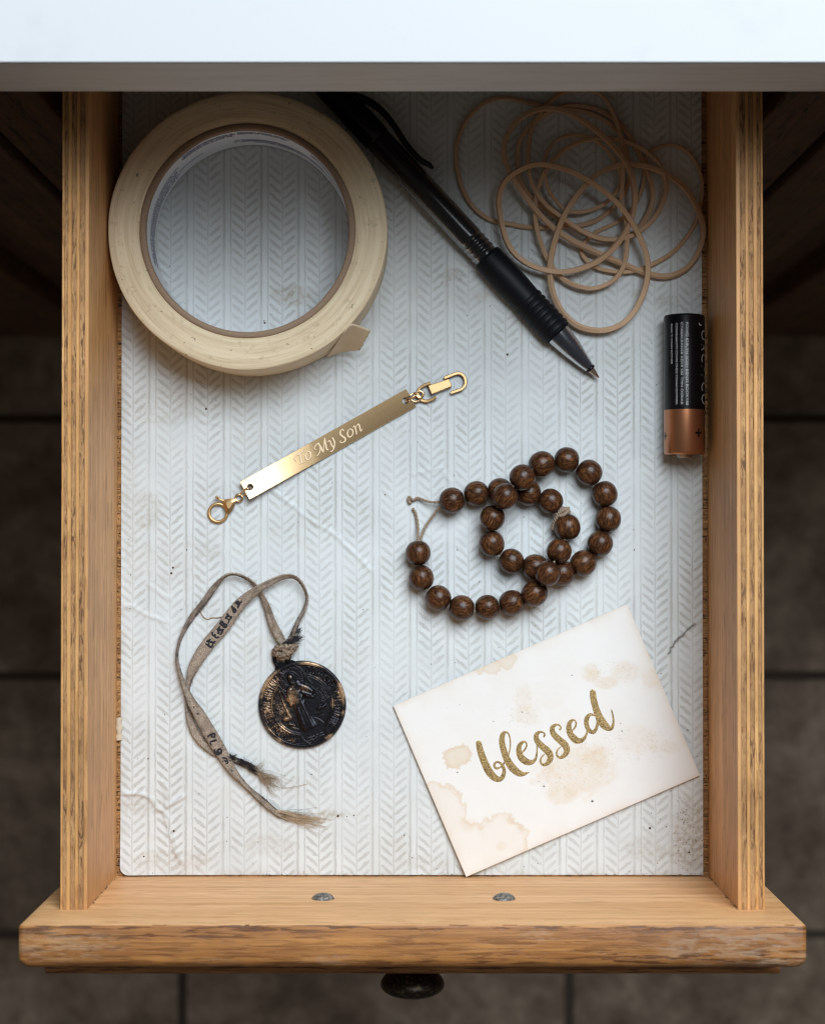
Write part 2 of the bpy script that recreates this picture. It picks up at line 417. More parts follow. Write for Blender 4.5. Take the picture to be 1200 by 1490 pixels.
# dirt caulked in the corner joints
def dirt_line(name, a, b, n, r, parent, mat):
    v, f = [], []
    for i in range(n):
        t = random.random(); p = Vector(a).lerp(Vector(b), t) + Vector((random.gauss(0, r * .6), random.gauss(0, r * .5), random.uniform(0, r * .5)))
        s = random.uniform(.12, .38); k = len(v)
        for q in ((1, 0, 0), (-.5, .8, 0), (-.5, -.8, 0), (0, 0, .8)): v.append(p + Vector(q) * s * random.uniform(.6, 1.2))
        f += [(k, k + 1, k + 3), (k + 1, k + 2, k + 3), (k + 2, k, k + 3)]
    o = pyo(name, v, f, mat, parent, smooth=False); return tag(o, kind='stuff')
DIRT = simple('dirt', (.07, .05, .035), .95)
for (a, b, n) in (((-XI, YF + .4, 0), (XI, YF + .4, 0), 260), ((-XI + .5, YF, 0), (-XI + .5, 60, 0), 240), ((XI - .3, YF, 0), (XI - .3, 60, 0), 240),
                  ((-XI + .1, YF + .1, 0), (-XI + .1, YF + .1, SH), 70), ((XI - .1, YF + .1, 0), (XI - .1, YF + .1, SH), 90)):
    dirt_line('dirt_crumbs', a, b, n, .5, dr, DIRT)

# ------------------------------------------------------------------ drawer liner
SP = P(356.9, 320, 0).x; PER = 13.37
def mk_liner():
    m = M('liner_paper', rough=.62, spec=.25)
    x, y, z = m.sep(m.co)
    w1 = m.math('SUBTRACT', m.noise(m.co, .35, 3), .5); w2 = m.math('SUBTRACT', m.noise(m.vs(m.co, 1, 1, 1, (40, 9, 3)), .9, 2), .5)
    w3 = m.math('SUBTRACT', m.noise(m.vs(m.co, 1, 1, 1, (11, 70, 3)), .5, 3), .5)
    xx = m.math('ADD', x, m.math('ADD', m.math('MULTIPLY', w1, .7), m.math('MULTIPLY', w2, .45)))
    u = m.math('FRACT', m.math('DIVIDE', m.math('SUBTRACT', xx, SP - PER * 40), PER))
    d = m.math('MINIMUM', u, m.math('SUBTRACT', 1.0, u))
    side = m.math('GREATER_THAN', u, .5)
    yy = m.math('ADD', y, m.math('ADD', m.math('MULTIPLY', w3, 1.3), m.math('MULTIPLY', side, 1.4)))
    q = m.math('ADD', m.math('DIVIDE', m.math('SUBTRACT', yy, m.math('MULTIPLY', d, PER * .82)), 3.35), 100)
    fr = m.math('FRACT', q)
    c = m.math('ABSOLUTE', m.math('SUBTRACT', fr, .5))
    # leaf half-thickness swells in the middle of its length
    t = m.math('DIVIDE', m.math('SUBTRACT', d, .025), .335)
    lens = m.math('MULTIPLY', m.math('MULTIPLY', t, m.math('SUBTRACT', 1.0, t)), 4.0)
    lens = m.math('MAXIMUM', lens, 0.0)
    half = m.math('ADD', m.math('MULTIPLY', m.math('POWER', lens, .32), .27), m.math('MULTIPLY', w2, .14))
    e = m.math('SUBTRACT', half, c)
    leaf = m.step(e, -.03, .13)
    leaf = m.math('MULTIPLY', leaf, m.math('MULTIPLY', m.step(d, .024, .045), m.step(d, .36, .335)))
    rim = m.math('MULTIPLY', leaf, m.step(e, .13, .03))
    band = m.math('MULTIPLY', m.step(u, .39, .415), m.step(u, .485, .45))
    thin = m.math('MULTIPLY', m.step(u, .585, .612), m.step(u, .645, .615))
    spine = m.step(d, .034, .006)
    edge = m.math('MULTIPLY', m.step(d, .355, .365), m.step(d, .395, .38))
    ink = m.math('MAXIMUM', m.math('MAXIMUM', m.math('ADD', m.math('MULTIPLY', leaf, .66), m.math('MULTIPLY', rim, .15)), m.math('MULTIPLY', band, .75)),
                 m.math('MAXIMUM', m.math('MULTIPLY', spine, .6), m.math('MAXIMUM', m.math('MULTIPLY', thin, .75), m.math('MULTIPLY', edge, .22))))
    fade = m.math('ADD', .30, m.math('MULTIPLY', m.step(m.noise(m.co, .03, 5, .65), .35, .65), .65))
    grain = m.math('ADD', .3, m.math('MULTIPLY', m.noise(m.co, 2.2, 4, .8), 1.35))
    ink = m.math('MULTIPLY', m.math('MULTIPLY', ink, fade), grain, clamp=True)
    mott = m.step(m.noise(m.co, .05, 4, .6), .35, .7)
    base = m.mix(mott, (.72, .755, .76), (.66, .695, .70))
    col = m.mix(ink, base, (.41, .405, .38))
    ye = m.math('MULTIPLY', m.step(m.noise(m.vs(m.co, 1, 1, 1, (90, 33, 0)), .045, 5, .65), .55, .75), .22)
    col = m.mix(ye, col, (.56, .50, .38))
    # smudge / dirt map painted per vertex by numpy (stains of the paper, plus painted crease shade)
    col = m.mix(m.math('MULTIPLY', m.attr('stain_shade_amount'), 1.0), col, m.attr('stain_shade_colour'))
    fl = m.math('MULTIPLY', m.step(m.noise(m.co, .9, 3, .7), .70, .78), .5)
    col = m.mix(fl, col, (.38, .33, .26))
    pg = m.noise(m.co, 3.2, 4, .9); col = m.mix(m.math('MULTIPLY', m.step(pg, .42, .62), .10), col, (.36, .37, .38))
    m.set('col', col)
    m.bump(m.math('ADD', m.noise(m.co, 2.2, 4, .7), m.math('MULTIPLY', m.noise(m.co, .25, 3), 1.5)), .09, .45)
    return m.m
LX0, LX1 = P(177, 700).x, P(1021, 700).x; LY0, LY1 = P(600, 1273).y, 300.0
CS = 0.55
nx = int((LX1 - LX0) / CS); ys_ = np.concatenate([np.arange(LY0, 165, CS), np.arange(165, LY1, 6.0)]); ny = len(ys_)
X, Y = np.meshgrid(np.linspace(LX0, LX1, nx), ys_)
def topx(X, Y): return 600 + X * 4.052, 785 - Y * 4.052        # approx. photo pixel of a floor point
PXg, PYg = topx(X, Y)
Z = (fbm(X * .025, Y * .025, 1, 3) - .5) * .5 + .12
Z += (fbm(X * .12, Y * .12, 7, 3) - .5) * .10
stain_shade = np.zeros_like(X); SC = np.zeros(X.shape + (3,)); SC[:] = (.40, .33, .24)
def crease(pts, h, w, side=1):
    global Z
    d = pathd(PXg, PYg, pts)
    jit = (fbm(PXg * .15, PYg * .15, 5, 3) - .5) * 5
    Z = Z + h * np.exp(-((d + jit) / w) ** 2)
    return d
c1 = [(180, 1154), (205, 1154), (220, 1160), (232, 1176), (240, 1180), (249, 1210), (256, 1236), (266, 1254)]
c2 = [(240, 1175), (268, 1158)]; c3 = [(244, 1172), (243, 1155), (236, 1136)]
for c, h in ((c1, .75), (c2, .7), (c3, .3)):
    d = pathd(PXg + (fbm(PXg * .2, PYg * .2, 3, 2) - .5) * 5, PYg, c); Z += h * np.exp(-(d / 2.6) ** 2)
    sh = pathd(PXg - 3, PYg - 2, c); stain_shade = np.maximum(stain_shade, .4 * np.exp(-(sh / 1.8) ** 2))  # dark line beside each crease is shade painted into the paper colour
c4 = [(972, 951), (980, 935), (985, 930), (993, 924), (1000, 916), (1009, 908)]
d = pathd(PXg + (fbm(PXg * .4, PYg * .4, 3, 2) - .5) * 5, PYg, c4); Z += .45 * np.exp(-(d / 3) ** 2) - .5 * np.exp(-(d / 1.4) ** 2)
stain_shade = np.maximum(stain_shade, 1.0 * np.exp(-(d / 1.6) ** 2)); SC[d < 5] = (.10, .08, .07)
for c, h in (([(400, 715), (450, 755), (490, 780), (540, 830)], .4), ([(178, 885), (190, 880), (215, 895), (245, 905)], .4), ([(215, 850), (250, 872)], .25), ([(600, 690), (640, 680), (655, 700)], .25), ([(255, 640), (290, 610), (330, 620)], .2), ([(560, 520), (600, 500), (640, 520)], .2), ([(900, 640), (940, 600), (960, 700)], .25)):
    d = crease(c, h, 2.6)
cav = fbm(PXg * .06, PYg * .06, 11, 5); fl = fbm(PXg * .35, PYg * .35, 13, 3)
for (sx, sy, rx, ry, a) in ((423, 428, 32, 16, .55), (1000, 1222, 30, 45, .55), (1005, 1190, 20, 30, .4), (660, 400, 18, 10, .4), (455, 760, 30, 12, .12), (215, 745, 25, 30, .3), (250, 820, 60, 40, .16),
                            (300, 800, 25, 15, .25), (700, 430, 16, 14, .3), (480, 1185, 26, 8, .5), (210, 1170, 40, 18, .3), (250, 1250, 60, 16, .3), (395, 1230, 40, 18, .25), (620, 1255, 40, 12, .2),
                            (940, 1235, 30, 20, .3), (970, 440, 20, 12, .35), (930, 430, 18, 10, .3), (650, 1120, 12, 20, .15), (240, 590, 60, 30, .22), (1008, 860, 10, 60, .2), (190, 760, 12, 120, .22), (330, 900, 40, 26, .12)):
    g = np.exp(-(((PXg - sx) / rx) ** 2 + ((PYg - sy) / ry) ** 2))
    stain_shade = np.maximum(stain_shade, a * sst(.25, .6, g * (.4 + 1.2 * cav)) * (.35 + .9 * sst(.45, .7, fl)))
edge = np.minimum(np.minimum(X - LX0, LX1 - X), Y - LY0)
stain_shade = np.maximum(stain_shade, .35 * np.exp(-edge / 1.5) * sst(.4, .7, cav))
# rounded, slightly lifted near-left corner, and real settled edge
cornd = np.hypot(X - LX0, Y - LY0)
Z += .9 * np.exp(-(cornd / 14) ** 2)
Z = np.maximum(Z, -.1)
rc = 3.0
inx = (X < LX0 + rc) & (Y < LY0 + rc); dd = np.hypot(X - (LX0 + rc), Y - (LY0 + rc)); sc_ = np.where(inx & (dd > rc), rc / np.maximum(dd, 1e-6), 1)
Xc = np.where(inx, LX0 + rc + (X - LX0 - rc) * sc_, X); Yc = np.where(inx, LY0 + rc + (Y - LY0 - rc) * sc_, Y)
V = np.stack([Xc, Yc, Z], -1).reshape(-1, 3)
I = np.arange(nx * ny).reshape(ny, nx)
Fq = np.stack([I[:-1, :-1], I[:-1, 1:], I[1:, 1:], I[1:, :-1]], -1).reshape(-1, 4)
me = bpy.data.meshes.new('drawer_liner'); me.from_pydata(V.tolist(), [], Fq.tolist())
LN = link('drawer_liner', me, mk_liner())
set_colors(me, 'stain_shade_amount', np.repeat(np.clip(stain_shade, 0, 1).reshape(-1, 1), 3, 1)); set_colors(me, 'stain_shade_colour', SC.reshape(-1, 3))
tag(LN, 'pale grey herringbone paper liner with smudges and creases lining the drawer floor', 'drawer liner')
def lz(x, y):
    i = int(np.clip((x - LX0) / (LX1 - LX0) * (nx - 1), 0, nx - 1)); j = int(np.clip(np.searchsorted(ys_, y), 0, ny - 1)); return float(Z[j, i])
# specks of dirt on the liner
v, f = [], []
spots = [(173 + 737 * 0, 0, 0)] * 0
named = [(738, 516, .5), (252, 826, .5), (250, 834, .55), (272, 800, .35), (300, 595, .5), (610, 505, .25), (660, 692, .2), (492, 1187, .55), (505, 1188, .3), (515, 1186, .35), (945, 1205, .55), (969, 1203, .35), (1002, 1240, .45), (862, 1208 + 90, .3),
         (922, 800, .3), (560, 720, .3), (665, 800, .3), (253, 1209, .5), (210, 1246, .4), (330, 1224, .25), (376, 1225, .25), (216, 1104, .3), (1000, 1062, .4), (600, 1248, .3), (588, 1215, .3), (385, 470, .5), (650, 560, .2), (505, 745, .2), (240, 1040, .25)]
for (px, py, s) in named: spots.append((P(px, py, 0).x, P(px, py, 0).y, s))
for i in range(230):
    spots.append((random.uniform(LX0 + 1, LX1 - 1), random.uniform(LY0 + .5, 150), random.choice((.1, .12, .15, .2, .25))))
for i in range(150):
    spots.append((P(1000, 0).x + random.gauss(0, 4), P(0, 1215).y + random.gauss(0, 9), random.choice((.08, .12, .15, .22))))
for i in range(60): spots.append((random.uniform(LX0, LX1), LY0 + abs(random.gauss(0, 2.5)), random.choice((.08, .12, .2))))
for (x, y, s) in spots:
    if x > LX1: continue
    k = len(v); z = lz(x, y); n = 5; a0 = random.random() * 6
    for q in range(n):
        t = a0 + q * 2 * math.pi / n; rr = s * random.uniform(.6, 1.15); v.append((x + rr * math.cos(t), y + rr * math.sin(t), z + .01))
    v.append((x, y, z + s * .8)); f += [(k + q, k + (q + 1) % n, k + n) for q in range(n)]
DM = M('speck_dirt', rough=.9); DM.set('col', DM.mix(DM.noise(DM.co, .2, 1), (.03, .022, .015), (.16, .09, .04)))
tag(pyo('dirt_specks', v, f, DM.m, smooth=False), 'tiny dark dirt specks scattered over the pale liner', 'dirt', kind='stuff')

# scrap of torn paper stuck at the left edge
sv, sf = [], []
c0 = P(172.5, 1061, 1.2)
for i in range(14):
    for j in range(7):
        a = i / 13; b = j / 6
        wob = (float(fbm(a * 6, b * 3, 3, 2)) - .5)
        sv.append((c0.x + (b - .5) * 2.6 + (.35 * math.sin(a * 14) + wob * .5) * (1 if b > .5 else -1) * abs(b - .5) * 1.4, c0.y + (a - .5) * 8.2 + wob * .6, 1.3 + wob * .8 - ((b - .5) ** 2) * 3.6 - (a - .5) ** 2 * 1.2))
sf = [(i * 7 + j, i * 7 + j + 1, (i + 1) * 7 + j + 1, (i + 1) * 7 + j) for i in range(13) for j in range(6)]
m = M('scrap_paper', rough=.9); m.set('col', m.mix(m.noise(m.co, .8, 3), (.75, .66, .52), (.5, .4, .28))); m.bump(m.noise(m.co, 2), .3)
tag(pyo('paper_scrap', sv, sf, m.m), 'small cream scrap of torn paper stuck beside the left side of the drawer', 'paper scrap')

# ------------------------------------------------------------------ masking tape roll
TT = 25.0
tc_ = P(360, 335.5, TT); RO, RI = 48.25, 37.3
tape = thing('masking_tape_roll', (tc_.x, tc_.y, .2), 'roll of beige masking tape with dirty edge and loose tape end', 'tape roll')
def mk_tapeside():
    m = M('tape_edge', rough=.75, spec=.2)
    x, y, z = m.sep(m.co)
    r = m.math('SQRT', m.math('ADD', m.math('MULTIPLY', x, x), m.math('MULTIPLY', y, y)))
    ang = m.math('ARCTAN2', y, x)
    rv = m.comb(m.math('ADD', m.math('MULTIPLY', r, 2.2), m.math('MULTIPLY', m.noise(m.co, .05, 2), 2.5)), m.math('MULTIPLY', m.math('COSINE', ang), 1.6), m.math('MULTIPLY', m.math('SINE', ang), 1.6))
    g = m.noise(rv, 1.3, 4, .7); g2 = m.noise(m.vs(rv, .3, 1, 1), 1.0, 3)
    c = m.ramp(m.math('ADD', m.math('MULTIPLY', g, .5), m.math('MULTIPLY', g2, .5)), [(.36, (.64, .49, .31)), (.5, (.78, .63, .425)), (.62, (.87, .73, .52))])
    dirt = m.math('MULTIPLY', m.step(m.noise(m.co, .30, 5, .7), .56, .70), .42)
    c = m.mix(dirt, c, (.32, .24, .15))
    sp = m.math('MULTIPLY', m.step(m.noise(m.vs(m.co, 1, 1, 1, (50, 0, 0)), .55, 2, .5), .72, .76), .7)
    c = m.mix(sp, c, (.10, .07, .045))
    m.set('col', c); m.bump(m.math('ADD', g, m.math('MULTIPLY', m.noise(m.co, .6, 4), .7)), .22, .7); return m.m
TS = mk_tapeside()
m = M('tape_face', rough=.6); m.set('col', m.mix(m.noise(m.co, .15, 4), (.84, .70, .49), (.70, .56, .37))); m.bump(m.noise(m.vs(m.co, 1, 1, 4), .8, 4), .12); TF = m.m
v, f = [], []; n = 160
prof = [(RI, 0.3), (RI, TT - .5), (RI + .3, TT - .12), (RI + 2.5, TT + .0), (40.5, TT + .05), (42.5, TT), (44.5, TT + .03), (46.5, TT - .05), (RO - .35, TT - .1), (RO - .05, TT - .4), (RO + .1, TT - 1.2), (RO, TT / 2), (RO, .4), (RO - .4, 0), (RI + .2, 0)]
for k in range(n):
    t = 2 * math.pi * k / n
    wob = (float(fbm(math.cos(t) * 2 + 5, math.sin(t) * 2 + 5, 3, 3)) - .5) * .5
    for q, (r, z) in enumerate(prof):
        rr = r + (wob if r > 47 else 0); zz = z + ((float(fbm(math.cos(t) * 3 + r * .4, math.sin(t) * 3, 9, 2)) - .5) * .35 if 2 < q < 9 else 0)
        v.append((tc_.x + rr * math.cos(t), tc_.y + rr * math.sin(t), zz + .2))
m_ = len(prof)
for k in range(n):
    l = (k + 1) % n
    for q in range(m_):
        f.append((k * m_ + q, l * m_ + q, l * m_ + (q + 1) % m_, k * m_ + (q + 1) % m_))
to = pyo('tape_layers', v, f, [TS, TF], tape)
to.data.polygons.foreach_set('material_index', [1 if (i % m_) in (9, 10, 11, 12) else 0 for i in range(len(f))])
CB = M('cardboard', rough=.85); g_ = CB.noise(CB.vs(CB.co, 1, 1, .3), 1.6, 4, .7)
CB.set('col', CB.mix(g_, (.22, .14, .09), (.44, .31, .21))); CB.bump(g_, .25)
RC = 35.1
v, f = [], []
prof = [(RC, .6), (RC, TT - .4), (RC + .3, TT + .1), (RI - .35, TT + .15), (RI - .03, TT - .3), (RI - .03, .6)]
for k in range(n):
    t = 2 * math.pi * k / n
    for (r, z) in prof: v.append((tc_.x + r * math.cos(t), tc_.y + r * math.sin(t), z + (float(fbm(math.cos(t) * 9 + r, math.sin(t) * 9, 2, 2)) - .5) * .25))
m_ = len(prof)
f = [(k * m_ + q, ((k + 1) % n) * m_ + q, ((k + 1) % n) * m_ + (q + 1) % m_, k * m_ + (q + 1) % m_) for k in range(n) for q in range(m_)]
core = pyo('cardboard_core', v, f, CB.m, tape)
# printed label round the inside
LB = simple('label_paper', (.84, .84, .86), .7, 0, (.6, .05))
v, f = [], []; nl = 240
for k in range(nl):
    t = 2 * math.pi * k / nl
    top = TT - 1.0 - 1.6 * float(vn(k * .11, 3, 2)) - .5 * float(vn(k * .9, 1, 4)); rr = RC - .08
    for z in (.7, 8, 16, top): v.append((tc_.x + rr * math.cos(t), tc_.y + rr * math.sin(t), z))
f = [(k * 4 + q, k * 4 + q + 1, ((k + 1) % nl) * 4 + q + 1, ((k + 1) % nl) * 4 + q) for k in range(nl) for q in range(3)]
lab = pyo('core_label', v, f, LB, tape)
v, f = [], []
def inner_print(a0, a1, zs, h=.9):
    for z in zs:
        a = a0 + random.uniform(-2, 2)
        while a < a1:
            w = random.uniform(.35, .9); da = math.degrees(w / RC)
            if random.random() > .06:
                rr = RC - .13; k = len(v)
                for (aa, zz) in ((a, z), (a + da, z), (a + da, z + h * random.uniform(.7, 1)), (a, z + h * random.uniform(.7, 1))):
                    v.append((tc_.x + rr * math.cos(R(aa)), tc_.y + rr * math.sin(R(aa)), zz))
                f.append((k, k + 1, k + 2, k + 3))
            a += da + math.degrees(.16 / RC)
inner_print(98, 132, (20.6, 19.4, 18.2, 17.0)); inner_print(68, 96, (20.8, 19.6, 18.4)); inner_print(45, 100, (9.5, 8.2, 6.9)); inner_print(60, 88, (5.6,))
inner_print(120, 136, (8.0,)); inner_print(138, 196, (14, 12.4, 10.8, 9.2, 7.6, 6, 4.4)); inner_print(24, 52, (19, 17.8, 16.6)); inner_print(10, 50, (9.5, 8.2))
pyo('printed_text', v, f, simple('blue_ink', (.012, .02, .14), .6), lab, smooth=False)
# loose tape end: peels off tangentially near the lower right
v, f = [], []
C8 = Crop(150, 130, 2.857)
t0 = C8(948, 1096, 0); lowp = [C8(930, 1112, 3), C8(985, 1093, 4), C8(1030, 1087, 6), C8(1068, 1083, 8)]; topp = [C8(1000, 1010, 24.6), C8(1032, 976, 24.6), C8(1070, 985, 22), C8(1113, 1003, 19)]
na, nb = 16, 14
lo = cr(lowp, 5); tp = cr(topp, 5)
for i in range(len(lo)):
    a_, b_ = Vector(lo[i]), Vector(tp[i])
    for j in range(nb):
        t = j / (nb - 1); p = a_.lerp(b_, t); u_ = i / (len(lo) - 1)
        p.z += math.sin(t * math.pi) * 1.2 * u_; 
        if i == len(lo) - 1: p += Vector((random.uniform(-.25, .25), random.uniform(-.25, .25), 0))
        v.append(p)
f = [(i * nb + j, i * nb + j + 1, (i + 1) * nb + j + 1, (i + 1) * nb + j) for i in range(len(lo) - 1) for j in range(nb - 1)]
tl = pyo('tape_end', v, f, TF, tape)
sm_ = tl.modifiers.new('thickness', 'SOLIDIFY'); sm_.thickness = .15 * MM

# ------------------------------------------------------------------ pen
tip = P(871, 550, 3.0); bk = P(466, 113, 6.4)
ax = (tip - bk); PL = ax.length; ax.normalize()
pen = thing('pen', (bk.x, bk.y, 0), 'black retractable gel pen with smoky barrel and ribbed rubber grip', 'pen')
BP = M('black_plastic', col=(.004, .004, .005), rough=.25, spec=.3); BP.bump(BP.noise(BP.co, .4, 3), .02)
SMK = M('smoke_plastic', col=(.022, .022, .024), rough=.2, trans=.3, spec=.3, ior=1.48); SMK = SMK.m
CLR = M('clear_smoke_plastic', col=(.07, .075, .095), rough=.24, trans=.6, ior=1.45, spec=.25).m
RB = M('grip_rubber', col=(.005, .006, .009), rough=.5, spec=.22); RB.bump(RB.noise(RB.co, 2.5, 3), .05, .5)
STL = simple('pen_steel', (.55, .50, .42), .25, 1)
L = PL
def pl(name, pr, mat, par=pen, n=40):
    v, f = lathe(pr, bk, ax, n); return pyo(name, v, f, mat, par)
g0, g1 = (P(705, 374, 6.2) - bk).dot(ax), (P(811, 487, 6) - bk).dot(ax)
pl('pusher', [(-9, 0), (-8.8, 2.4), (-8, 3.0), (0, 3.0), (0, 0)], BP.m)
pl('upper_barrel', [(0, 0), (0, 4.4), (.8, 5.0), (28, 5.2), (30, 5.0), (30.2, 4.6)], BP.m)
pl('barrel', [(30.2, 4.75), (31, 4.9), (60, 4.85)] + [(g0 - 9 + k * 1.1 + d_, 4.85 - (.25 if k % 2 else 0)) for k in range(8) for d_ in (.05, .95)] + [(g0 + .5, 4.6)], SMK)
pl('ink_refill', [(32, 0), (32, 2.6), (g0, 2.6), (g0 + 1, 1.6), (L - 12, 1.5), (L - 7, 1.1), (L - 6, 0)], simple('ink_tube', (.01, .01, .014), .3))
gp = [(g0, 4.7), (g0 + .3, 5.25), (g0 + 1.2, 5.6), (g0 + 12, 5.75), (g0 + 18, 5.5), (g0 + 21, 5.35)]
s = g0 + 21.5
while s < g1 - 2.5:
    gp += [(s, 5.45), (s + .45, 5.72), (s + 1.35, 5.72), (s + 1.8, 5.45), (s + 1.95, 5.25)]; s += 2.25
gp += [(s + .2, 5.55), (g1 - .6, 5.5), (g1 - .1, 5.2), (g1, 4.2)]
pl('grip', gp, RB.m, n=56)
pl('tip_cone', [(g1 - .2, 4.5), (g1 + 1, 4.45), (g1 + 7, 3.7), (g1 + 13, 2.6), (L - 4.6, 1.75), (L - 4.4, 1.55), (L - 4.4, 1.2), (L - 5, 1.1), (g1 + 12, 1.9), (g1 + 5, 3.1), (g1, 3.6)], CLR)
# spring inside the cone
sp = []
e1 = ax.cross(Vector((0, 0, 1))).normalized(); e2 = e1.cross(ax)
for i in range(160):
    t = i / 159; a = t * 2 * math.pi * 9; s = g1 + .5 + t * 11; r = 2.1 - .7 * t
    sp.append(bk + ax * s + e1 * (math.cos(a) * r) + e2 * (math.sin(a) * r))
tube('spring', sp, .16, STL, pen, 5)
pl('collar', [(L - 5.1, 1.2), (L - 5.0, 1.85), (L - 4.2, 1.8), (L - 4.0, 1.5)], BP.m)
pl('metal_tip', [(L - 4.3, 1.42), (L - 2, .85), (L - .7, .5), (L - .5, .32), (L - .1, .25), (L, 0)], STL, n=24)
# clip, bulging on the upper right side
C3 = Crop(460, 120, 2.727)
cl = [(90, 28, 7, 30), (150, 50, 7, 34), (215, 78, 7, 34), (268, 120, 7.2, 32), (315, 180, 7.4, 30), (350, 235, 7.6, 28), (385, 278, 7.6, 27), (415, 308, 7.6, 26), (445, 325, 7.4, 24), (458, 338, 6.6, 18)]
pts = []; ws = []
for q in cr([tuple(c) for c in cl], 6):
    p = C3(q[0], q[1], q[2]); pts.append(p); ws.append(q[3] / 2.727 / 4.1 / 2)
v, f = [], []
def csec(i):
    w = ws[i] * .8
    return [(-w, -1.2), (-w * .9, .9), (-w * .5, 1.3), (w * .5, 1.3), (w * .9, .9), (w, -1.2)]
sweep(v, f, pts, csec, up=(0, 0, 1)); pyo('clip', v, f, BP.m, pen)
C3b = [bk + ax * 3 + e1 * -2, bk + ax * 8 + Vector((2, 3, 1.5)), pts[6]]
v, f = [], []; sweep(v, f, cr([tuple(q) for q in C3b], 6), lambda i: circ(2.2, 10)); pyo('clip_bridge', v, f, BP.m, pen)

# ------------------------------------------------------------------ rubber bands
C2 = Crop(640, 120, 2.927)
RBM = M('rubber', rough=.6, spec=.3, sss=0); RBM.set('col', RBM.mix(RBM.noise(RBM.co, .3, 3), (.66, .44, .28), (.54, .35, .21))); RBM.bump(RBM.noise(RBM.co, 1.8, 3), .05)
bands = [
 ([(68, 330), (78, 235), (115, 155), (175, 95), (245, 68), (320, 72), (400, 92), (480, 108), (600, 120), (690, 155), (760, 215), (795, 300), (805, 400), (775, 485), (705, 560), (620, 603), (480, 616), (380, 617), (300, 604), (210, 583), (140, 530), (90, 440)], 1.0, 1.4,
  'thin tan rubber band making the widest loop, its left side nearest the pen'),
 ([(890, 300), (930, 275), (990, 268), (1050, 295), (1095, 360), (1115, 440), (1105, 530), (1085, 600), (1040, 670), (980, 730), (900, 775), (820, 803), (740, 805), (660, 785), (610, 742), (605, 695), (660, 640), (760, 590), (830, 520), (865, 430), (872, 350)], 1.6, 1.3,
  'tan rubber band curling against the right drawer side under the tangle'),
 ([(330, 335), (345, 430), (410, 510), (510, 580), (620, 640), (720, 668), (820, 645), (880, 570), (905, 490), (885, 390), (845, 300), (800, 220), (740, 155), (650, 110), (540, 100), (450, 135), (385, 185), (340, 250)], 3.6, 1.5,
  'tan rubber band forming the broad oval in the middle of the tangle'),
 ([(445, 380), (450, 310), (490, 250), (560, 225), (640, 238), (710, 290), (760, 365), (768, 425), (735, 485), (680, 528), (610, 550), (540, 545), (490, 500), (458, 445)], 5.4, 1.2,
  'tan rubber band coiled into the smallest round loop at the heart of the tangle'),
 ([(405, 570), (412, 470), (450, 375), (505, 305), (580, 258), (680, 238), (780, 250), (870, 290), (935, 355), (962, 440), (940, 530), (890, 600), (810, 655), (700, 668), (610, 635), (520, 575), (450, 520), (400, 450), (378, 370), (376, 290), (390, 200), (430, 120), (500, 55), (580, 32), (660, 40), (712, 85), (750, 165), (773, 260), (778, 390), (772, 500), (795, 610), (795, 700), (780, 785), (735, 845), (660, 876), (590, 868), (520, 833), (465, 765), (425, 670)], 7.2, 1.4,
  'long tan rubber band whose top loop reaches under the counter edge'),
 ([(250, 530), (265, 440), (310, 390), (390, 352), (465, 353), (560, 380), (650, 430), (730, 490), (800, 570), (860, 680), (885, 780), (872, 880), (830, 970), (770, 1030), (690, 1056), (600, 1042), (530, 990), (482, 900), (468, 800), (485, 690), (530, 565), (600, 460), (670, 390), (760, 353), (860, 355), (950, 385), (1040, 450), (1095, 540), (1120, 630), (1100, 720), (1050, 790), (970, 825), (880, 812), (760, 765), (640, 712), (530, 655), (440, 580), (360, 480), (295, 380), (272, 300), (290, 215), (350, 145), (440, 112), (540, 125), (640, 185), (740, 275), (805, 370), (826, 460), (820, 560), (770, 665), (680, 755), (560, 802), (450, 800), (350, 758), (285, 680)], 8.6, 1.7,
  'thickest tan rubber band on top, its egg loop nearest the pen tip'),
]
for bi, (ptsb, zb, th_, lab_) in enumerate(bands):
    N_ = len(ptsb); q = []
    for i, (x, y) in enumerate(ptsb):
        t = i / N_
        far = math.hypot(x - 620, y - 450) / 420
        if bi == 5: z = [8.8, 7.2][0] + 1.6 * math.cos(2 * math.pi * (t - .08)) - min(1.4, far) * 4.2 * (1 if y > 500 or x > 900 else .6)
        else: z = zb + .8 * math.sin(2 * math.pi * t * 2 + bi) - (far * zb * .55 if bi > 1 else 0)
        z = max(z, th_ / 2 + .5)
        p = C2(x, y, z); q.append(tuple(p))
    c = cr(q, 8, True)
    hw, hh = th_ * .54, th_ * .46
    tw = [.5 * math.sin(i / len(c) * 2 * math.pi * 2 + bi * 2) + .35 * math.sin(i / len(c) * 2 * math.pi * 5 + bi) for i in range(len(c))]
    def rs(i):
        a = tw[i] * .8; b = .22; o_ = []
        for (x, y) in ((-hw + b, -hh), (hw - b, -hh), (hw, -hh + b), (hw, hh - b), (hw - b, hh), (-hw + b, hh), (-hw, hh - b), (-hw, -hh + b)):
            o_.append((x * math.cos(a) - y * math.sin(a), x * math.sin(a) + y * math.cos(a)))
        return o_
    v, f = [], []; sweep(v, f, c, rs, True, up=(0, 0, 1))
    o = pyo('rubber_band', v, f, RBM.m, None, origin=(np.mean([k_[0] for k_ in c]), np.mean([k_[1] for k_ in c]), 0), smooth=False)
    tag(o, lab_, 'rubber band', 'tangled rubber bands beside the pen')

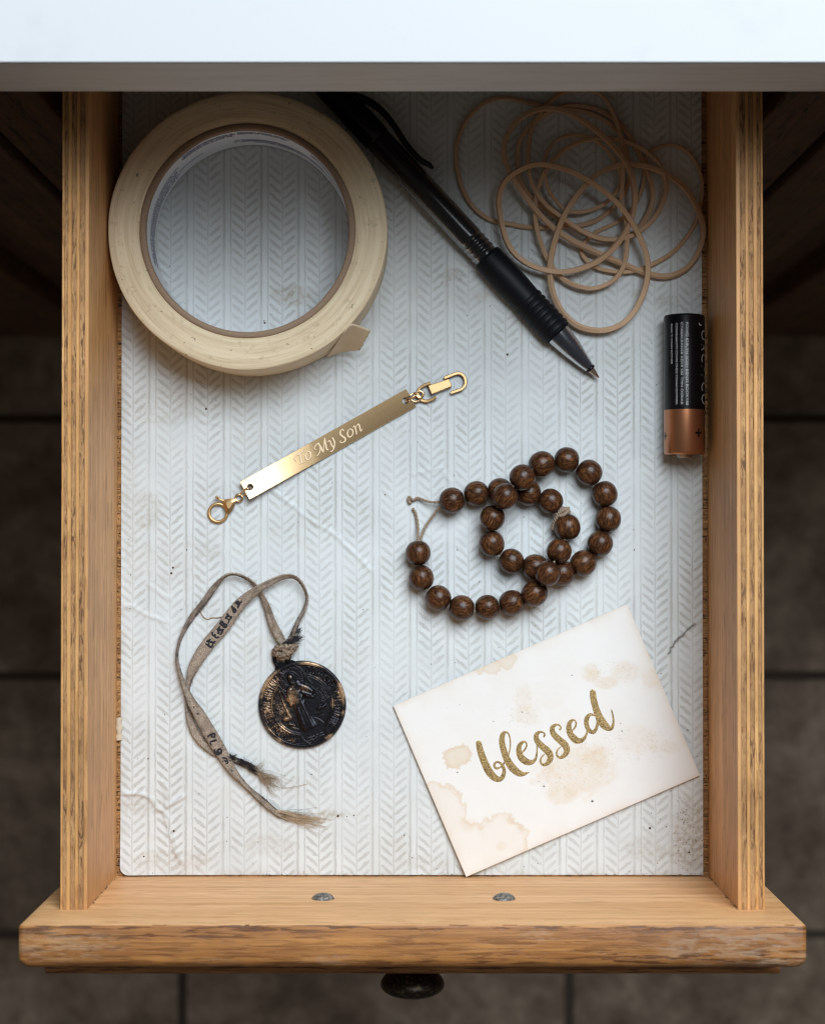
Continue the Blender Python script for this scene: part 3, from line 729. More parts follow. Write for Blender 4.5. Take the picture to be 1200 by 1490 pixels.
# ------------------------------------------------------------------ battery
br = 7.25
b0 = P(994.5, 457, 7.3); b1 = P(996, 661, 7.3); bz = br + .15
bx = P(995, 560, bz).x; by0 = P(995, 458, 9).y; by1 = P(995, 662, 8).y    # top (far) and near end
bat = thing('battery', (bx, (by0 + by1) / 2, 0), 'black and copper AA battery lying against the right drawer side', 'battery')
m = M('battery_black', rough=.28, spec=.3, col=(.004, .004, .006)); BKM = m.m
m = M('battery_copper', rough=.33, metal=.85, coat=.3, coatr=.15); m.set('col', m.mix(m.noise(m.co, 2.5, 2), (.42, .175, .085), (.50, .22, .11))); CPM = m.m
NI = simple('nickel', (.30, .26, .22), .35, 1, (1.2, .15))
WI = simple('white_print', (.62, .62, .62), .5)
BLEN = by0 - by1; cutS = by0 - P(995, 595.5, bz + br * .7).y
o_ = (bx, by0, bz); d_ = (0, -1, 0)
v, f = lathe([(1.0, 0), (.9, 5.2), (.1, 5.6), (0, 6.2), (.15, 6.9), (.7, br), (cutS, br)], o_, d_, 72); pyo('black_sleeve', v, f, BKM, bat)
v, f = lathe([(cutS, br + .01), (BLEN - 1.0, br + .01), (BLEN - .2, 7.0), (BLEN, 6.3), (BLEN - .25, 5.6)], o_, d_, 72); pyo('copper_sleeve', v, f, CPM, bat)
v, f = lathe([(BLEN - .3, 6.2), (BLEN - .35, 3.2), (BLEN, 2.9), (BLEN + .9, 2.6), (BLEN + 1.15, 2.2), (BLEN + 1.2, 0)], o_, d_, 40); pyo('positive_terminal', v, f, NI, bat)
v, f = lathe([(.95, 5.5), (.5, 4.2), (-.1, 3.6), (-.15, 0)], o_, d_, 40); pyo('negative_terminal', v, f, NI, bat)
def text_mesh(s, size, spacing=1.0, xs=1.0, shear=0):
    cu = bpy.data.curves.new('t', 'FONT'); cu.body = s; cu.size = size; cu.space_character = spacing; cu.resolution_u = 3; cu.offset = 0; cu.shear = shear
    ob = bpy.data.objects.new('t', cu); COL.objects.link(ob); dg = bpy.context.evaluated_depsgraph_get()
    me = bpy.data.meshes.new_from_object(ob.evaluated_get(dg)); bpy.data.objects.remove(ob)
    return [(v.co.x * xs, v.co.y) for v in me.vertices], [tuple(p.vertices) for p in me.polygons]
def wrap_text(v, f, s, size, ang, y0, y1, spacing=1.0, rad=.035):
    """text running down the battery (towards the viewer's bottom), baseline at ang degrees from the top"""
    tv, tf = text_mesh(s, size, spacing); xm = max(p[0] for p in tv); k = (y0 - y1) / xm; b = len(v); rr = br + rad
    for (x, y) in tv:
        a = R(ang) + y / rr; v.append((bx + rr * math.sin(a), y0 - x * k, bz + rr * math.cos(a)))
    f += [tuple(b + i for i in t) for t in tf]
v, f = [], []
C9 = Crop(950, 440, 9.31)
def yb(cy): return C9(500, cy, bz + br * .8).y
def angx(cx): return math.degrees(math.asin(max(-1, min(1, (C9(cx, 700, bz + br * .7).x - bx) / br))))
wrap_text(v, f, 'POWD 82IR,YN SOSH BBN33 BOOKY88', 1.25, angx(428), yb(270), yb(1395))
wrap_text(v, f, 'CYABALRANSB KEIHI SISI TMN OSRIAB', 1.2, angx(360), yb(270), yb(1385))
wrap_text(v, f, 'CORIVE-BAUTM COVNE OHDE YONAH BHWORK.', 1.1, angx(296), yb(280), yb(1395))
wrap_text(v, f, 'FNAK TI VOHN ROTHER', 1.1, angx(238), yb(285), yb(835))
wrap_text(v, f, '1 GNIO BOUNV ROOKSO', 1.0, angx(150), yb(815), yb(1405))
wrap_text(v, f, 'VI A', 1.4, angx(128), yb(290), yb(500))
pyo('small_print', v, f, WI, bat, smooth=False)
v, f = [], []
wrap_text(v, f, 'JORCFFCO', 6.2, angx(650), yb(285), yb(1375), 1.25)
pyo('large_print', v, f, simple('silver_print', (.42, .42, .43), .4), bat, smooth=False)
v, f = [], []
for (cx, cy, s_) in ((1014.5, 630, 1.45), (968.5, 633.5, 1.3)):
    a0 = math.asin((P(cx, cy, bz + 4).x - bx) / br); yc = P(cx, cy, bz + 5).y; rr = br + .05
    for (w, h) in ((s_, .34), (.34, s_)):
        k = len(v)
        for j in range(5):
            for s2 in (-1, 1):
                a = a0 + w * (j / 2 - 1) / rr; v.append((bx + rr * math.sin(a), yc + s2 * h, bz + rr * math.cos(a)))
        f += [(k + 2 * j, k + 2 * j + 1, k + 2 * j + 3, k + 2 * j + 2) for j in range(4)]; rr += .006
pyo('plus_sign', v, f, BKM, bat, smooth=False)

# ------------------------------------------------------------------ engraved bracelet
GP = M('gold_polished', metal=1); nz = GP.noise(GP.vs(GP.co, 1, 1, 1), 1.4, 4, .6)
GP.set('col', GP.mix(nz, (.80, .56, .31), (.78, .54, .29))); GP.set('rough', GP.math('ADD', .21, GP.math('MULTIPLY', nz, .04))); GP.bump(nz, .004, .4); GP = GP.m
GB = M('gold_satin', metal=1, col=(.66, .44, .22)); GB.set('rough', .40); GB.bump(GB.noise(GB.co, 4, 3), .03, .5); GB = GB.m
brl = thing('bracelet', tuple(P(478, 648, 0)), 'polished gold bar bracelet engraved To My Son with lobster clasp', 'bracelet')
zt = 2.2
A_, B_ = P(357, 714, zt), P(598, 578.5, zt)
d1 = (B_ - A_).normalized(); LP = (B_ - A_).length; s1 = Vector((-d1.y, d1.x, 0))
hwp = 3.65
def plate_z(u): return 1.15 + 1.9 * (1 - u) ** 3          # u 0 left .. 1 right: left end lifts slightly
def tl_(u): return -.62 * (1 - u) ** 3 + .30 * u
v, f = [], []; ns = 60
secp = [(-1, -1.0), (-1, -.12), (-.972, 0), (-.6, .045), (-.2, .06), (.2, .06), (.6, .045), (.972, 0), (1, -.12), (1, -1.0)]
for i in range(ns + 1):
    u = i / ns
    for (a, b) in secp:
        p = A_.lerp(B_, u) + s1 * (a * hwp); p.z = plate_z(u) + b + a * tl_(u) + abs(tl_(u)); v.append(p)
m_ = len(secp)
f = [(i * m_ + k, i * m_ + (k + 1) % m_, (i + 1) * m_ + (k + 1) % m_, (i + 1) * m_ + k) for i in range(ns) for k in range(m_)]
f += [tuple(range(m_))[::-1], tuple(range(ns * m_, ns * m_ + m_))]
def psurf(x, y):
    q = Vector((x, y, 0)) - Vector((A_.x, A_.y, 0)); u = q.dot(d1) / LP; a = q.dot(s1) / hwp
    return plate_z(u) + a * tl_(u) + abs(tl_(u)) + .03 + .03 * (1 - a * a)
plate = pyo('engraved_bar', v, f, GP, brl)
bmx = bmesh.new(); bmx.from_mesh(plate.data); bmesh.ops.recalc_face_normals(bmx, faces=bmx.faces); bmx.to_mesh(plate.data); bmx.free()
plate.data.polygons.foreach_set('use_smooth', [False] * len(plate.data.polygons))
CL1 = Crop(290, 680, 10.9); CL2 = Crop(570, 530, 9.23)
h1 = CL1(812, 315, 2.5); h2 = CL2(185, 490, 1.6)
for h in (h1, h2):
    cb_ = bmesh.new(); bmesh.ops.create_cone(cb_, cap_ends=True, segments=36, radius1=1.22, radius2=1.22, depth=12, matrix=Matrix.Translation((h.x, h.y, 1)))
    cut = bmo('cutter', cb_, GP, brl); md = plate.modifiers.new('hole', 'BOOLEAN'); md.object = cut; md.operation = 'DIFFERENCE'; md.solver = 'EXACT'
dg = bpy.context.evaluated_depsgraph_get(); dg.update()
nm = bpy.data.meshes.new_from_object(plate.evaluated_get(dg)); plate.modifiers.clear(); plate.data = nm
for o in [o for o in COL.objects if o.name.startswith('cutter')]: bpy.data.objects.remove(o)
nm.polygons.foreach_set('use_smooth', [True] * len(nm.polygons)); nm.set_sharp_from_angle(angle=R(22)); nm.update()
CT = Crop(410, 600, 9.23)
kk = 1 / 9.23 / 4.07
sons = [
 [(197, 652, 12), (180, 640, 14), (176, 612, 14), (200, 580, 17), (245, 548, 18), (280, 530, 17), (298, 505, 10)], [(238, 552, 24), (254, 610, 25), (264, 675, 22)], [(248, 695, 10), (310, 662, 12)],
 [(332, 538, 16), (318, 580, 23), (330, 622, 22), (355, 637, 16), (382, 610, 17), (388, 565, 24), (372, 532, 20), (345, 528, 14), (332, 538, 14)],
 [(455, 502, 14), (438, 478, 16), (458, 442, 16), (492, 418, 17), (515, 470, 18), (510, 530, 17), (482, 578, 14), (470, 582, 10)], [(490, 415, 20), (528, 478, 25), (554, 532, 18), (562, 450, 14), (575, 352, 16)], [(575, 350, 20), (588, 430, 25), (605, 500, 20), (628, 492, 10)],
 [(618, 392, 14), (645, 382, 18), (668, 440, 22), (690, 468, 18)], [(682, 345, 22), (706, 395, 22), (705, 450, 19), (690, 500, 16), (662, 527, 13), (650, 520, 12)],
 [(830, 245, 18), (812, 225, 13), (790, 248, 18), (782, 288, 24), (815, 322, 25), (850, 350, 25), (848, 385, 19), (815, 405, 14), (785, 402, 12), (790, 380, 10)],
 [(892, 240, 14), (880, 288, 23), (900, 328, 21), (930, 322, 16), (955, 282, 19), (946, 236, 21), (916, 224, 14), (892, 240, 14)],
 [(955, 200, 12), (975, 186, 17), (994, 240, 21), (1004, 290, 18)], [(985, 225, 10), (1010, 172, 14), (1033, 160, 19), (1045, 200, 22), (1058, 250, 18), (1080, 225, 10)]]
v, f = [], []
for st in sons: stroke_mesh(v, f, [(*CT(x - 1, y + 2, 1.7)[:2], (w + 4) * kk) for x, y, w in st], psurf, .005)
pyo('engraved_shade', v, f, simple('engraved_shadow', (.20, .12, .05), .6, .8), plate)  # wider dark strokes under the letters paint in the shade of the engraving
v, f = [], []
for st in sons:
    stroke_mesh(v, f, [(*CT(x, y, 1.7)[:2], w * kk * .95) for x, y, w in st], psurf, .035)
pyo('engraved_lettering', v, f, simple('engraving', (.95, .76, .52), .7, .2), plate)
def torus(name, c, r, tr, parent, mat, rx=1.0, tilt=(0, 0, 0), n=40):
    from mathutils import Euler
    e = Euler(tilt).to_matrix(); pts = [Vector(c) + e @ Vector((r * rx * math.cos(t), r * math.sin(t), 0)) for t in [2 * math.pi * k / n for k in range(n)]]
    v, f = [], []; sweep(v, f, pts, lambda i: circ(tr, 10), True); return pyo(name, v, f, mat, parent)
# left: jump rings and lobster clasp
a1 = math.atan2(*(CL1(820, 310, 0) - CL1(620, 480, 0)).yx)
torus('jump_ring', CL1(730, 390, 2.3), 1.25, .36, brl, GP, 2.0, (R(62), 0, 0) if False else (R(70) * math.cos(a1), R(-70) * math.sin(a1), a1))
torus('jump_ring', CL1(630, 485, 1.3), 1.25, .42, brl, GP, 1.0)
lc = torus('lobster_clasp', CL1(300, 722, 1.0), 3.22, .62, brl, GB, 1.0)
body = [(372, 560), (400, 515), (450, 500), (520, 492), (568, 500), (590, 532), (572, 600), (530, 685), (475, 742), (436, 722), (400, 640)]
bmx = bmesh.new(); vs = [bmx.verts.new(CL1(x, y, .5)) for x, y in body]; fc = bmx.faces.new(vs)
cx_ = CL1(490, 585, 0)
r_ = bmesh.ops.extrude_face_region(bmx, geom=[fc]); up = [g for g in r_['geom'] if isinstance(g, bmesh.types.BMVert)]
for q in up: q.co.z = 1.9
r_ = bmesh.ops.extrude_face_region(bmx, geom=[g for g in r_['geom'] if isinstance(g, bmesh.types.BMFace)]); up = [g for g in r_['geom'] if isinstance(g, bmesh.types.BMVert)]
for q in up: q.co = Vector((cx_.x + (q.co.x - cx_.x) * .45, cx_.y + (q.co.y - cx_.y) * .45, 2.5))
bmo('clasp_body', bmx, GB, lc)
v, f = [], []; lv = cr([tuple(CL1(400, 530, 1.6)), tuple(CL1(330, 512, 1.8)), tuple(CL1(290, 485, 2.1)), tuple(CL1(272, 462, 2.5))], 5)
sweep(v, f, lv, lambda i: circ(.42 + .1 * (i > 12), 8)); pyo('clasp_lever', v, f, GB, lc)
# right: rings and fold-over link
torus('jump_ring', CL2(255, 445, 1.9), 1.15, .36, brl, GP, 1.9, (R(55), R(0), a1 + .0))
torus('jump_ring', CL2(375, 405, 1.7), 1.2, .45, brl, GP, 1.0)
torus('jump_ring', CL2(325, 462, 1.6), 1.0, .4, brl, GP, 1.7, (0, R(0), R(8)))
def link_path(name, pts, w, h, mat):
    v, f = [], []; c = cr([tuple(q) for q in pts], 7)
    sweep(v, f, c, lambda i: [(-w, -h), (-w, h * .6), (-w * .6, h), (w * .6, h), (w, h * .6), (w, -h)], up=(0, 0, 1)); return pyo(name, v, f, mat, brl, smooth=False)
link_path('link_shackle', [CL2(520, 252, 1.8), CL2(450, 275, 1.6), CL2(385, 315, 1.4), CL2(352, 370, 1.3), CL2(355, 435, 1.3), CL2(400, 482, 1.3), CL2(470, 495, 1.4), CL2(540, 470, 1.6), CL2(592, 440, 1.8)], .55, .5, GB)
link_path('link_buckle', [CL2(705, 185, 1.6), CL2(790, 152, 1.6), CL2(880, 122, 1.6), CL2(945, 138, 1.6), CL2(985, 200, 1.6), CL2(985, 275, 1.6), CL2(940, 330, 1.6), CL2(860, 362, 1.6), CL2(790, 385, 1.6)], .58, .6, GB)
bmx = bmesh.new(); q4 = [(480, 292), (765, 198), (808, 305), (532, 415)]
vs = [bmx.verts.new(CL2(x, y, .7)) for x, y in q4]; fc = bmx.faces.new(vs); r_ = bmesh.ops.extrude_face_region(bmx, geom=[fc])
for q in [g for g in r_['geom'] if isinstance(g, bmesh.types.BMVert)]: q.co.z = 2.7
bmesh.ops.bevel(bmx, geom=list(bmx.edges), offset=.28, segments=2, profile=.5, affect='EDGES'); bmo('link_block', bmx, GB, brl)

# ------------------------------------------------------------------ wooden beads
C4 = Crop(560, 620, 3.158)
m = M('bead_wood', rough=.33, spec=.3)
x, y, z = m.sep(m.co)
off = m.math('MULTIPLY', m.rand(), 60.0)
vv = m.comb(m.math('ADD', m.math('MULTIPLY', x, .2), off), y, m.math('ADD', z, off))
g1 = m.noise(vv, .55, 4, .6, .8); g2 = m.noise(vv, 2.0, 4, .8)
g = m.math('ADD', m.math('MULTIPLY', g1, .3), m.math('MULTIPLY', g2, .7))
c = m.ramp(g, [(.34, (.016, .0065, .004)), (.5, (.052, .0205, .009)), (.66, (.27, .11, .038))])
endd = m.step(m.math('ABSOLUTE', x), 2.3, 4.3)                      # dye soaked darker into the end grain round the hole
c = m.mix(m.math('MULTIPLY', endd, .75), c, (.022, .009, .006))
m.set('col', c); m.set('rough', m.math('ADD', .18, m.math('MULTIPLY', g2, .22))); m.bump(g2, .06, .5); BEAD = m.m
hp = [(3.8, .6), (4.3, .85), (4.45, 1.25), (4.25, 2.0), (3.75, 2.85), (2.9, 3.68), (1.7, 4.32), (.6, 4.55)]
prof = [(-a, b) for a, b in hp] + hp[::-1]
bv, bf = lathe(cr(prof, 2), (0, 0, 0), (1, 0, 0), 32)
bme = bpy.data.meshes.new('bead'); bme.from_pydata([tuple(q * MM) for q in bv], [], bf); bme.materials.append(BEAD); bme.polygons.foreach_set('use_smooth', [True] * len(bf)); bme.update()
TW_ = M('twine', rough=.9); TW_.set('col', TW_.mix(TW_.noise(TW_.co, 1.6, 3), (.42, .32, .23), (.24, .17, .12))); TW_.bump(TW_.noise(TW_.co, 3, 2), .2); TWN = TW_.m
lowz, hiz = 4.7, 10.2
strandA = [(308, 342, 4.7), (420, 310, 4.7), (528, 296, 4.6), (658, 308, 4.6), (760, 345, 4.9), (837, 465, 5.2), (799, 574, 8.6), (748, 677, 11.5), (686, 770, 6.6), (582, 812, 4.8), (470, 832, 4.7), (352, 835, 4.7), (245, 790, 4.7), (167, 697, 4.7), (152, 583, 4.7)]
loopB = [(551, 323, 12.0), (493, 422, 7.4), (490, 540, 5.2), (580, 620, 4.7), (690, 648, 4.6), (812, 675, 4.6), (910, 630, 4.8), (987, 540, 4.7), (1024, 428, 4.7), (1008, 312, 4.7), (937, 214, 4.7), (834, 155, 4.8), (720, 175, 7.0), (631, 236, 12.2)]
def beads(name, pts, closed, label):
    W = [C4(x, y, z) for x, y, z in pts]; n = len(W)
    root = thing(name, (sum(w.x for w in W) / n, sum(w.y for w in W) / n, 0), label, 'bead bracelet')
    base = org(root)
    for i, w in enumerate(W):
        a = W[(i - 1) % n] if closed or i > 0 else w; b = W[(i + 1) % n] if closed or i < n - 1 else w
        d = (b - a); d.z *= .6
        o = bpy.data.objects.new('bead', bme); COL.objects.link(o); o.parent = root; o.location = (w - base) * MM
        q = d.to_track_quat('X', 'Z'); e = q.to_euler(); o.rotation_mode = 'QUATERNION'
        from mathutils import Quaternion
        o.rotation_quaternion = q @ Quaternion((1, 0, 0), random.uniform(-3, 3)) @ Quaternion((0, 0, 1), random.uniform(-.12, .12))
        s = random.uniform(.965, 1.03); o.scale = (s * random.uniform(.96, 1.02), s, s)
    c = cr([tuple(w) for w in W], 8, closed)
    tube('twine', c, .42, TWN, root, 6, closed)
    return root
rootA = beads('bead_bracelet', strandA, False, 'open strand of dark wooden beads with frayed twine ends at left')
rootB = beads('bead_bracelet', loopB, True, 'closed ring of dark wooden beads entwined with the frayed strand, nearer the battery')
def twine(pts, r, parent, crop=C4, name='twine_end'):
    q = cr([tuple(crop(x, y, z)) for x, y, z in pts], 9)
    # two plies wound round each other
    v, f = [], []
    for ph in (0, math.pi):
        pp = []
        for i, c in enumerate(q):
            a = i * .9 + ph; c = Vector(c); t = (Vector(q[min(i + 1, len(q) - 1)]) - Vector(q[max(i - 1, 0)])).normalized(); s = t.cross(Vector((0, 0, 1))).normalized()
            pp.append(c + s * math.cos(a) * r * .6 + Vector((0, 0, 1)) * math.sin(a) * r * .6)
        sweep(v, f, pp, lambda i: circ(r * .72, 6))
    return pyo(name, v, f, TWN, parent)
twine([(290, 350, 4.5), (255, 350, 4), (205, 348, 2.4), (165, 335, 1.6), (148, 330, 1.5), (130, 340, 1.2), (112, 325, 1.2)], .42, rootA)
twine([(112, 324, 1.2), (108, 340, .9), (116, 356, .9)], .5, rootA)
twine([(290, 358, 4.5), (252, 372, 4.0), (222, 410, 2.6), (190, 455, 2.2), (170, 500, 3.2), (160, 540, 4.4)], .42, rootA)
twine([(150, 545, 4.4), (152, 500, 3.2), (150, 450, 1.8), (142, 405, 1.2), (128, 378, 1.0)], .42, rootA)
twine([(775, 480, 4), (772, 455, 4.5), (785, 425, 6), (800, 400, 7), (820, 385, 7.5), (845, 378, 7)], .62, rootA, name='twine_knot')
twine([(785, 400, 5.5), (805, 412, 7), (828, 402, 7.5), (838, 386, 7), (815, 378, 6.5), (795, 395, 6)], .6, rootA, name='twine_knot')
twine([(805, 380, 5.5), (825, 398, 7), (850, 395, 6.2)], .5, rootA, name='twine_knot')

# ------------------------------------------------------------------ medal on a printed cord
C5 = Crop(220, 810, 3.634); CM = Crop(360, 920, 7.5)
mc = CM(598, 790, 1.6)
pend = thing('medal', (mc.x, mc.y, 0), 'round blackened bronze religious medal on a knotted printed fabric cord', 'medal')
FONT = {'A': [[(0, 0), (.5, 1), (1, 0)], [(.2, .4), (.8, .4)]], 'B': [[(0, 0), (0, 1), (.8, .8), (0, .52), (.95, .25), (0, 0)]], 'C': [[(1, .85), (.4, 1), (0, .5), (.4, 0), (1, .15)]],
 'D': [[(0, 0), (0, 1), (.9, .6), (.8, .2), (0, 0)]], 'E': [[(1, 1), (0, 1), (0, 0), (1, 0)], [(0, .5), (.8, .5)]], 'I': [[(.5, 0), (.5, 1)]], 'L': [[(0, 1), (0, 0), (.9, 0)]],
 'M': [[(0, 0), (.1, 1), (.5, .3), (.9, 1), (1, 0)]], 'N': [[(0, 0), (0, 1), (1, 0), (1, 1)]], 'O': [[(.5, 0), (0, .5), (.5, 1), (1, .5), (.5, 0)]], 'P': [[(0, 0), (0, 1), (.9, .8), (0, .45)]],
 'R': [[(0, 0), (0, 1), (.9, .8), (0, .5), (1, 0)]], 'S': [[(1, .85), (.4, 1), (.1, .75), (.9, .3), (.5, 0), (0, .15)]], 'T': [[(0, 1), (1, 1)], [(.5, 1), (.5, 0)]], 'U': [[(0, 1), (0, .2), (.5, 0), (1, .2), (1, 1)]],
 'V': [[(0, 1), (.5, 0), (1, 1)]], 'X': [[(0, 0), (1, 1)], [(0, 1), (1, 0)]], 'Y': [[(0, 1), (.5, .5), (1, 1)], [(.5, .5), (.5, 0)]], 'H': [[(0, 0), (0, 1)], [(1, 0), (1, 1)], [(0, .5), (1, .5)]], '.': [[(.4, .4), (.6, .4)]], 'F': [[(1, 1), (0, 1), (0, 0)], [(0, .5), (.7, .5)]], 'J': [[(1, 1), (1, .1), (.4, 0), (0, .2)]]}
segs = []
def ring_text(txt, a0, a1, r0, r1, inward=False):
    n = len(txt)
    for i, ch in enumerate(txt):
        if ch not in FONT: continue
        w = (a1 - a0) / n
        for pl_ in FONT[ch]:
            q = []
            for (u, vv_) in pl_:
                a = R(a0 + (i + .14 + u * .72) * w); rr = r0 + (r1 - r0) * vv_; q.append((598 + rr * math.cos(a), 790 - rr * math.sin(a)))
            segs.extend(zip(q[:-1], q[1:]))
ring_text('SENATYAH INITHRO ET AL CROCSVM.', 118, 262, 428, 352) if False else None
ring_text('EJ.HATYAH.INMRTET.A.CROCSVM.', 124, 266, 352, 424)
ring_text('CLCRV.XSVD.IVSTI.ERADIVM.', 84, -40, 352, 424)
nr, na_ = 150, 640
rr_ = np.concatenate([np.linspace(2, 478, nr)]); aa = np.linspace(0, 2 * math.pi, na_, endpoint=False)
RR, AA = np.meshgrid(rr_, aa, indexing='ij'); MX = 598 + RR * np.cos(AA); MY = 790 - RR * np.sin(AA)
Hh = np.zeros_like(MX)
def bumpm(d, w, h): return h * sst(w, w * .35, d)
rim = sst(428, 440, RR) * (1 - .6 * sst(462, 478, RR))
Hh += .42 * rim
lobT = np.hypot(MX - 475, MY - 510); lobB = np.hypot(MX - 715, MY - 1075)
ringm = (lobT > 152) & (lobB > 143)
Hh = np.maximum(Hh, np.where(ringm, bumpm(np.abs(RR - 333), 15, .32), 0)); Hh = np.maximum(Hh, np.where(ringm, bumpm(np.abs(RR - 312), 6, .16), 0))
outT = (RR > 326) | (MX < 400); Hh = np.maximum(Hh, np.where(RR > 322, bumpm(np.abs(lobT - 150), 10, .3), bumpm(np.abs(lobT - 150), 7, .14)))
Hh = np.maximum(Hh, np.where(RR > 322, bumpm(np.abs(lobB - 142), 10, .26), bumpm(np.abs(lobB - 142), 6, .08)))
# halo ticks
ta = np.arctan2(MY - 510, MX - 475); tick = (np.cos(ta * 34) > .1) & (lobT > 88) & (lobT < 128) & (MY < 640); Hh = np.maximum(Hh, np.where(tick, .14, 0))
Hh = np.maximum(Hh, bumpm(np.abs(lobT - 80), 5, .12))
dl = np.full(MX.shape, 1e9)
for a, b in segs:
    bb = (MX > min(a[0], b[0]) - 14) & (MX < max(a[0], b[0]) + 14) & (MY > min(a[1], b[1]) - 14) & (MY < max(a[1], b[1]) + 14)
    if bb.any(): dl[bb] = np.minimum(dl[bb], segd(MX[bb], MY[bb], a, b))
Hh = np.maximum(Hh, bumpm(dl, 8.5, .26))
# small inscriptions left and right of the figure
def mini(cx, cy, ang, cols, rws, sx, sy, h):
    c, s = math.cos(R(ang)), math.sin(R(ang)); U = ((MX - cx) * c + (MY - cy) * s) / sx; W = (-(MX - cx) * s + (MY - cy) * c) / sy
    ins = (np.abs(U) < cols / 2) & (np.abs(W) < rws / 2)
    cell = vn(np.floor(U * 3) * 1.7, np.floor(W * 3) * 2.3, 6)
    fu = np.abs((U % 1) - .5); fw = np.abs((W % 1) - .5)
    return np.where(ins & (fu < .40) & (fw < .38) & (cell > .42), h, 0)
Hh = np.maximum(Hh, mini(362, 820, 62, 5, 3, 28, 30, .16)); Hh = np.maximum(Hh, mini(815, 672, 58, 6, 3, 28, 30, .16)); Hh = np.maximum(Hh, mini(745, 1140, -22, 8, 1, 24, 44, .12))
# figure
def ell(cx, cy, rx, ry, ang, h, p=.6):
    c, s = math.cos(R(ang)), math.sin(R(ang)); U = ((MX - cx) * c + (MY - cy) * s) / rx; W = (-(MX - cx) * s + (MY - cy) * c) / ry
    return h * np.clip(1 - U * U - W * W, 0, 1) ** p
def caps(a, b, w0, w1, h):
    ax_, ay = a; bx_, by_ = b; dx, dy = bx_ - ax_, by_ - ay; t = np.clip(((MX - ax_) * dx + (MY - ay) * dy) / (dx * dx + dy * dy), 0, 1)
    d = np.hypot(MX - ax_ - t * dx, MY - ay - t * dy); w = w0 + (w1 - w0) * t; return h * np.clip(1 - (d / w) ** 2, 0, 1) ** .5
fig = np.zeros_like(MX)
robe = np.maximum(caps((515, 625), (575, 800), 70, 72, .72), np.maximum(caps((570, 790), (650, 985), 72, 88, .72), caps((640, 960), (690, 1035), 88, 92, .70)))
ta2 = (MX - 515) * math.cos(R(23)) - (MY - 625) * math.sin(R(23)) * 0 ; across = (MX - 520) * .92 - (MY - 620) * .39
along = (MX - 520) * .39 + (MY - 620) * .92
robe = np.where(along > 455 + 6 * np.sin(across * .22), 0, robe)
pleat = .11 * np.sin(across / (9.5 + along * .012)) * sst(120, 230, along)
fig = np.maximum(fig, np.where(robe > .05, robe + pleat, 0))
fig = np.maximum(fig, np.where(robe > .05, .08 * np.sin(along * .1 + across * .1) * (along < 200) + robe, 0))
fig = np.maximum(fig, ell(474, 503, 42, 56, -15, 1.0)); fig = np.maximum(fig, ell(478, 540, 30, 40, -20, .85)); fig = np.maximum(fig, ell(500, 555, 26, 32, -20, .78))
fig = np.maximum(fig, caps((545, 560), (530, 600), 52, 60, .75))
face_dark = .16 * np.exp(-(((MX - 488) / 9) ** 2 + ((MY - 515) / 7) ** 2)) + .14 * np.exp(-(((MX - 465) / 8) ** 2 + ((MY - 518) / 6) ** 2)) + .12 * np.exp(-(((MX - 485) / 14) ** 2 + ((MY - 548) / 4) ** 2))
fig -= face_dark
for a, b, w0, w1, h in (((555, 575), (655, 610), 44, 40, .92), ((655, 610), (700, 640), 42, 34, .95), ((600, 650), (690, 680), 28, 30, .8), ((650, 690), (720, 700), 26, 22, .75),
                        ((470, 630), (455, 700), 40, 34, .85), ((455, 690), (480, 785), 30, 24, .8), ((380, 640), (445, 745), 17, 20, .55), ((352, 650), (400, 780), 13, 13, .5), ((400, 780), (455, 900), 13, 16, .5), ((455, 900), (470, 935), 20, 26, .5),
                        ((345, 655), (385, 640), 12, 12, .45), ((415, 950), (450, 940), 24, 30, .5), ((460, 1000), (520, 1015), 16, 10, .4), ((520, 1000), (560, 980), 8, 8, .3), ((500, 1040), (560, 1060), 6, 5, .2),
                        ((780, 830), (830, 810), 24, 22, .5), ((785, 795), (795, 830), 14, 18, .45), ((845, 790), (855, 800), 15, 12, .4), ((745, 895), (845, 860), 6, 6, .3), ((780, 925), (830, 905), 5, 5, .22), ((650, 500), (700, 560), 9, 12, .25), ((560, 380), (600, 480), 4, 4, .1)):
    fig = np.maximum(fig, caps(a, b, w0, w1, h))
Hh = np.maximum(Hh, fig)
Hh += (fbm(MX * .03, MY * .03, 3, 4) - .5) * .06
sd = 1 / 7.5 / 4.066
bev = -.35 * sst(466, 478, RR)
zz = 1.5 + Hh * 1.45 + bev
# wear: rubbed golden bronze on raised parts, in the zones the photo shows
zones = 0
for (zx, zy, rx, ry, a) in ((230, 560, 150, 200, 1.0), (240, 800, 80, 200, .95), (380, 1050, 200, 90, .8), (495, 700, 70, 130, .75), (410, 850, 110, 170, .9), (1030, 640, 60, 150, 1.2), (720, 345, 160, 40, 1.0), (890, 1140, 60, 40, .8), (930, 770, 40, 70, 1.0), (780, 500, 130, 80, .45), (320, 1180, 120, 50, .6), (465, 480, 22, 26, .55), (370, 800, 120, 160, .55), (760, 1050, 60, 30, .5), (620, 610, 80, 60, .4), (1040, 880, 30, 40, .8), (980, 880, 40, 120, .5), (480, 1180, 60, 40, .6)):
    zones = np.maximum(zones, a * np.exp(-(((MX - zx) / rx) ** 2 + ((MY - zy) / ry) ** 2)))
nz1 = fbm(MX * .03, MY * .03, 4, 5); nz2 = fbm(MX * .07, MY * .07, 9, 4)
streak = .5 + .5 * np.sin(across * .35 + nz1 * 6)
wear = sst(.16, .80, zones * (.35 + 1.3 * np.clip(Hh, 0, .5)) * (.45 + nz1) + (nz2 - .5) * .28 - .12 * streak * (fig > .3)) * (.55 + .8 * nz2)
inner_ = .22 * np.exp(-(((MX - 380) / 120) ** 2 + ((MY - 830) / 190) ** 2)) * sst(.4, .7, nz2)
wear = np.maximum(wear, np.where(fig > .3, 0, inner_))
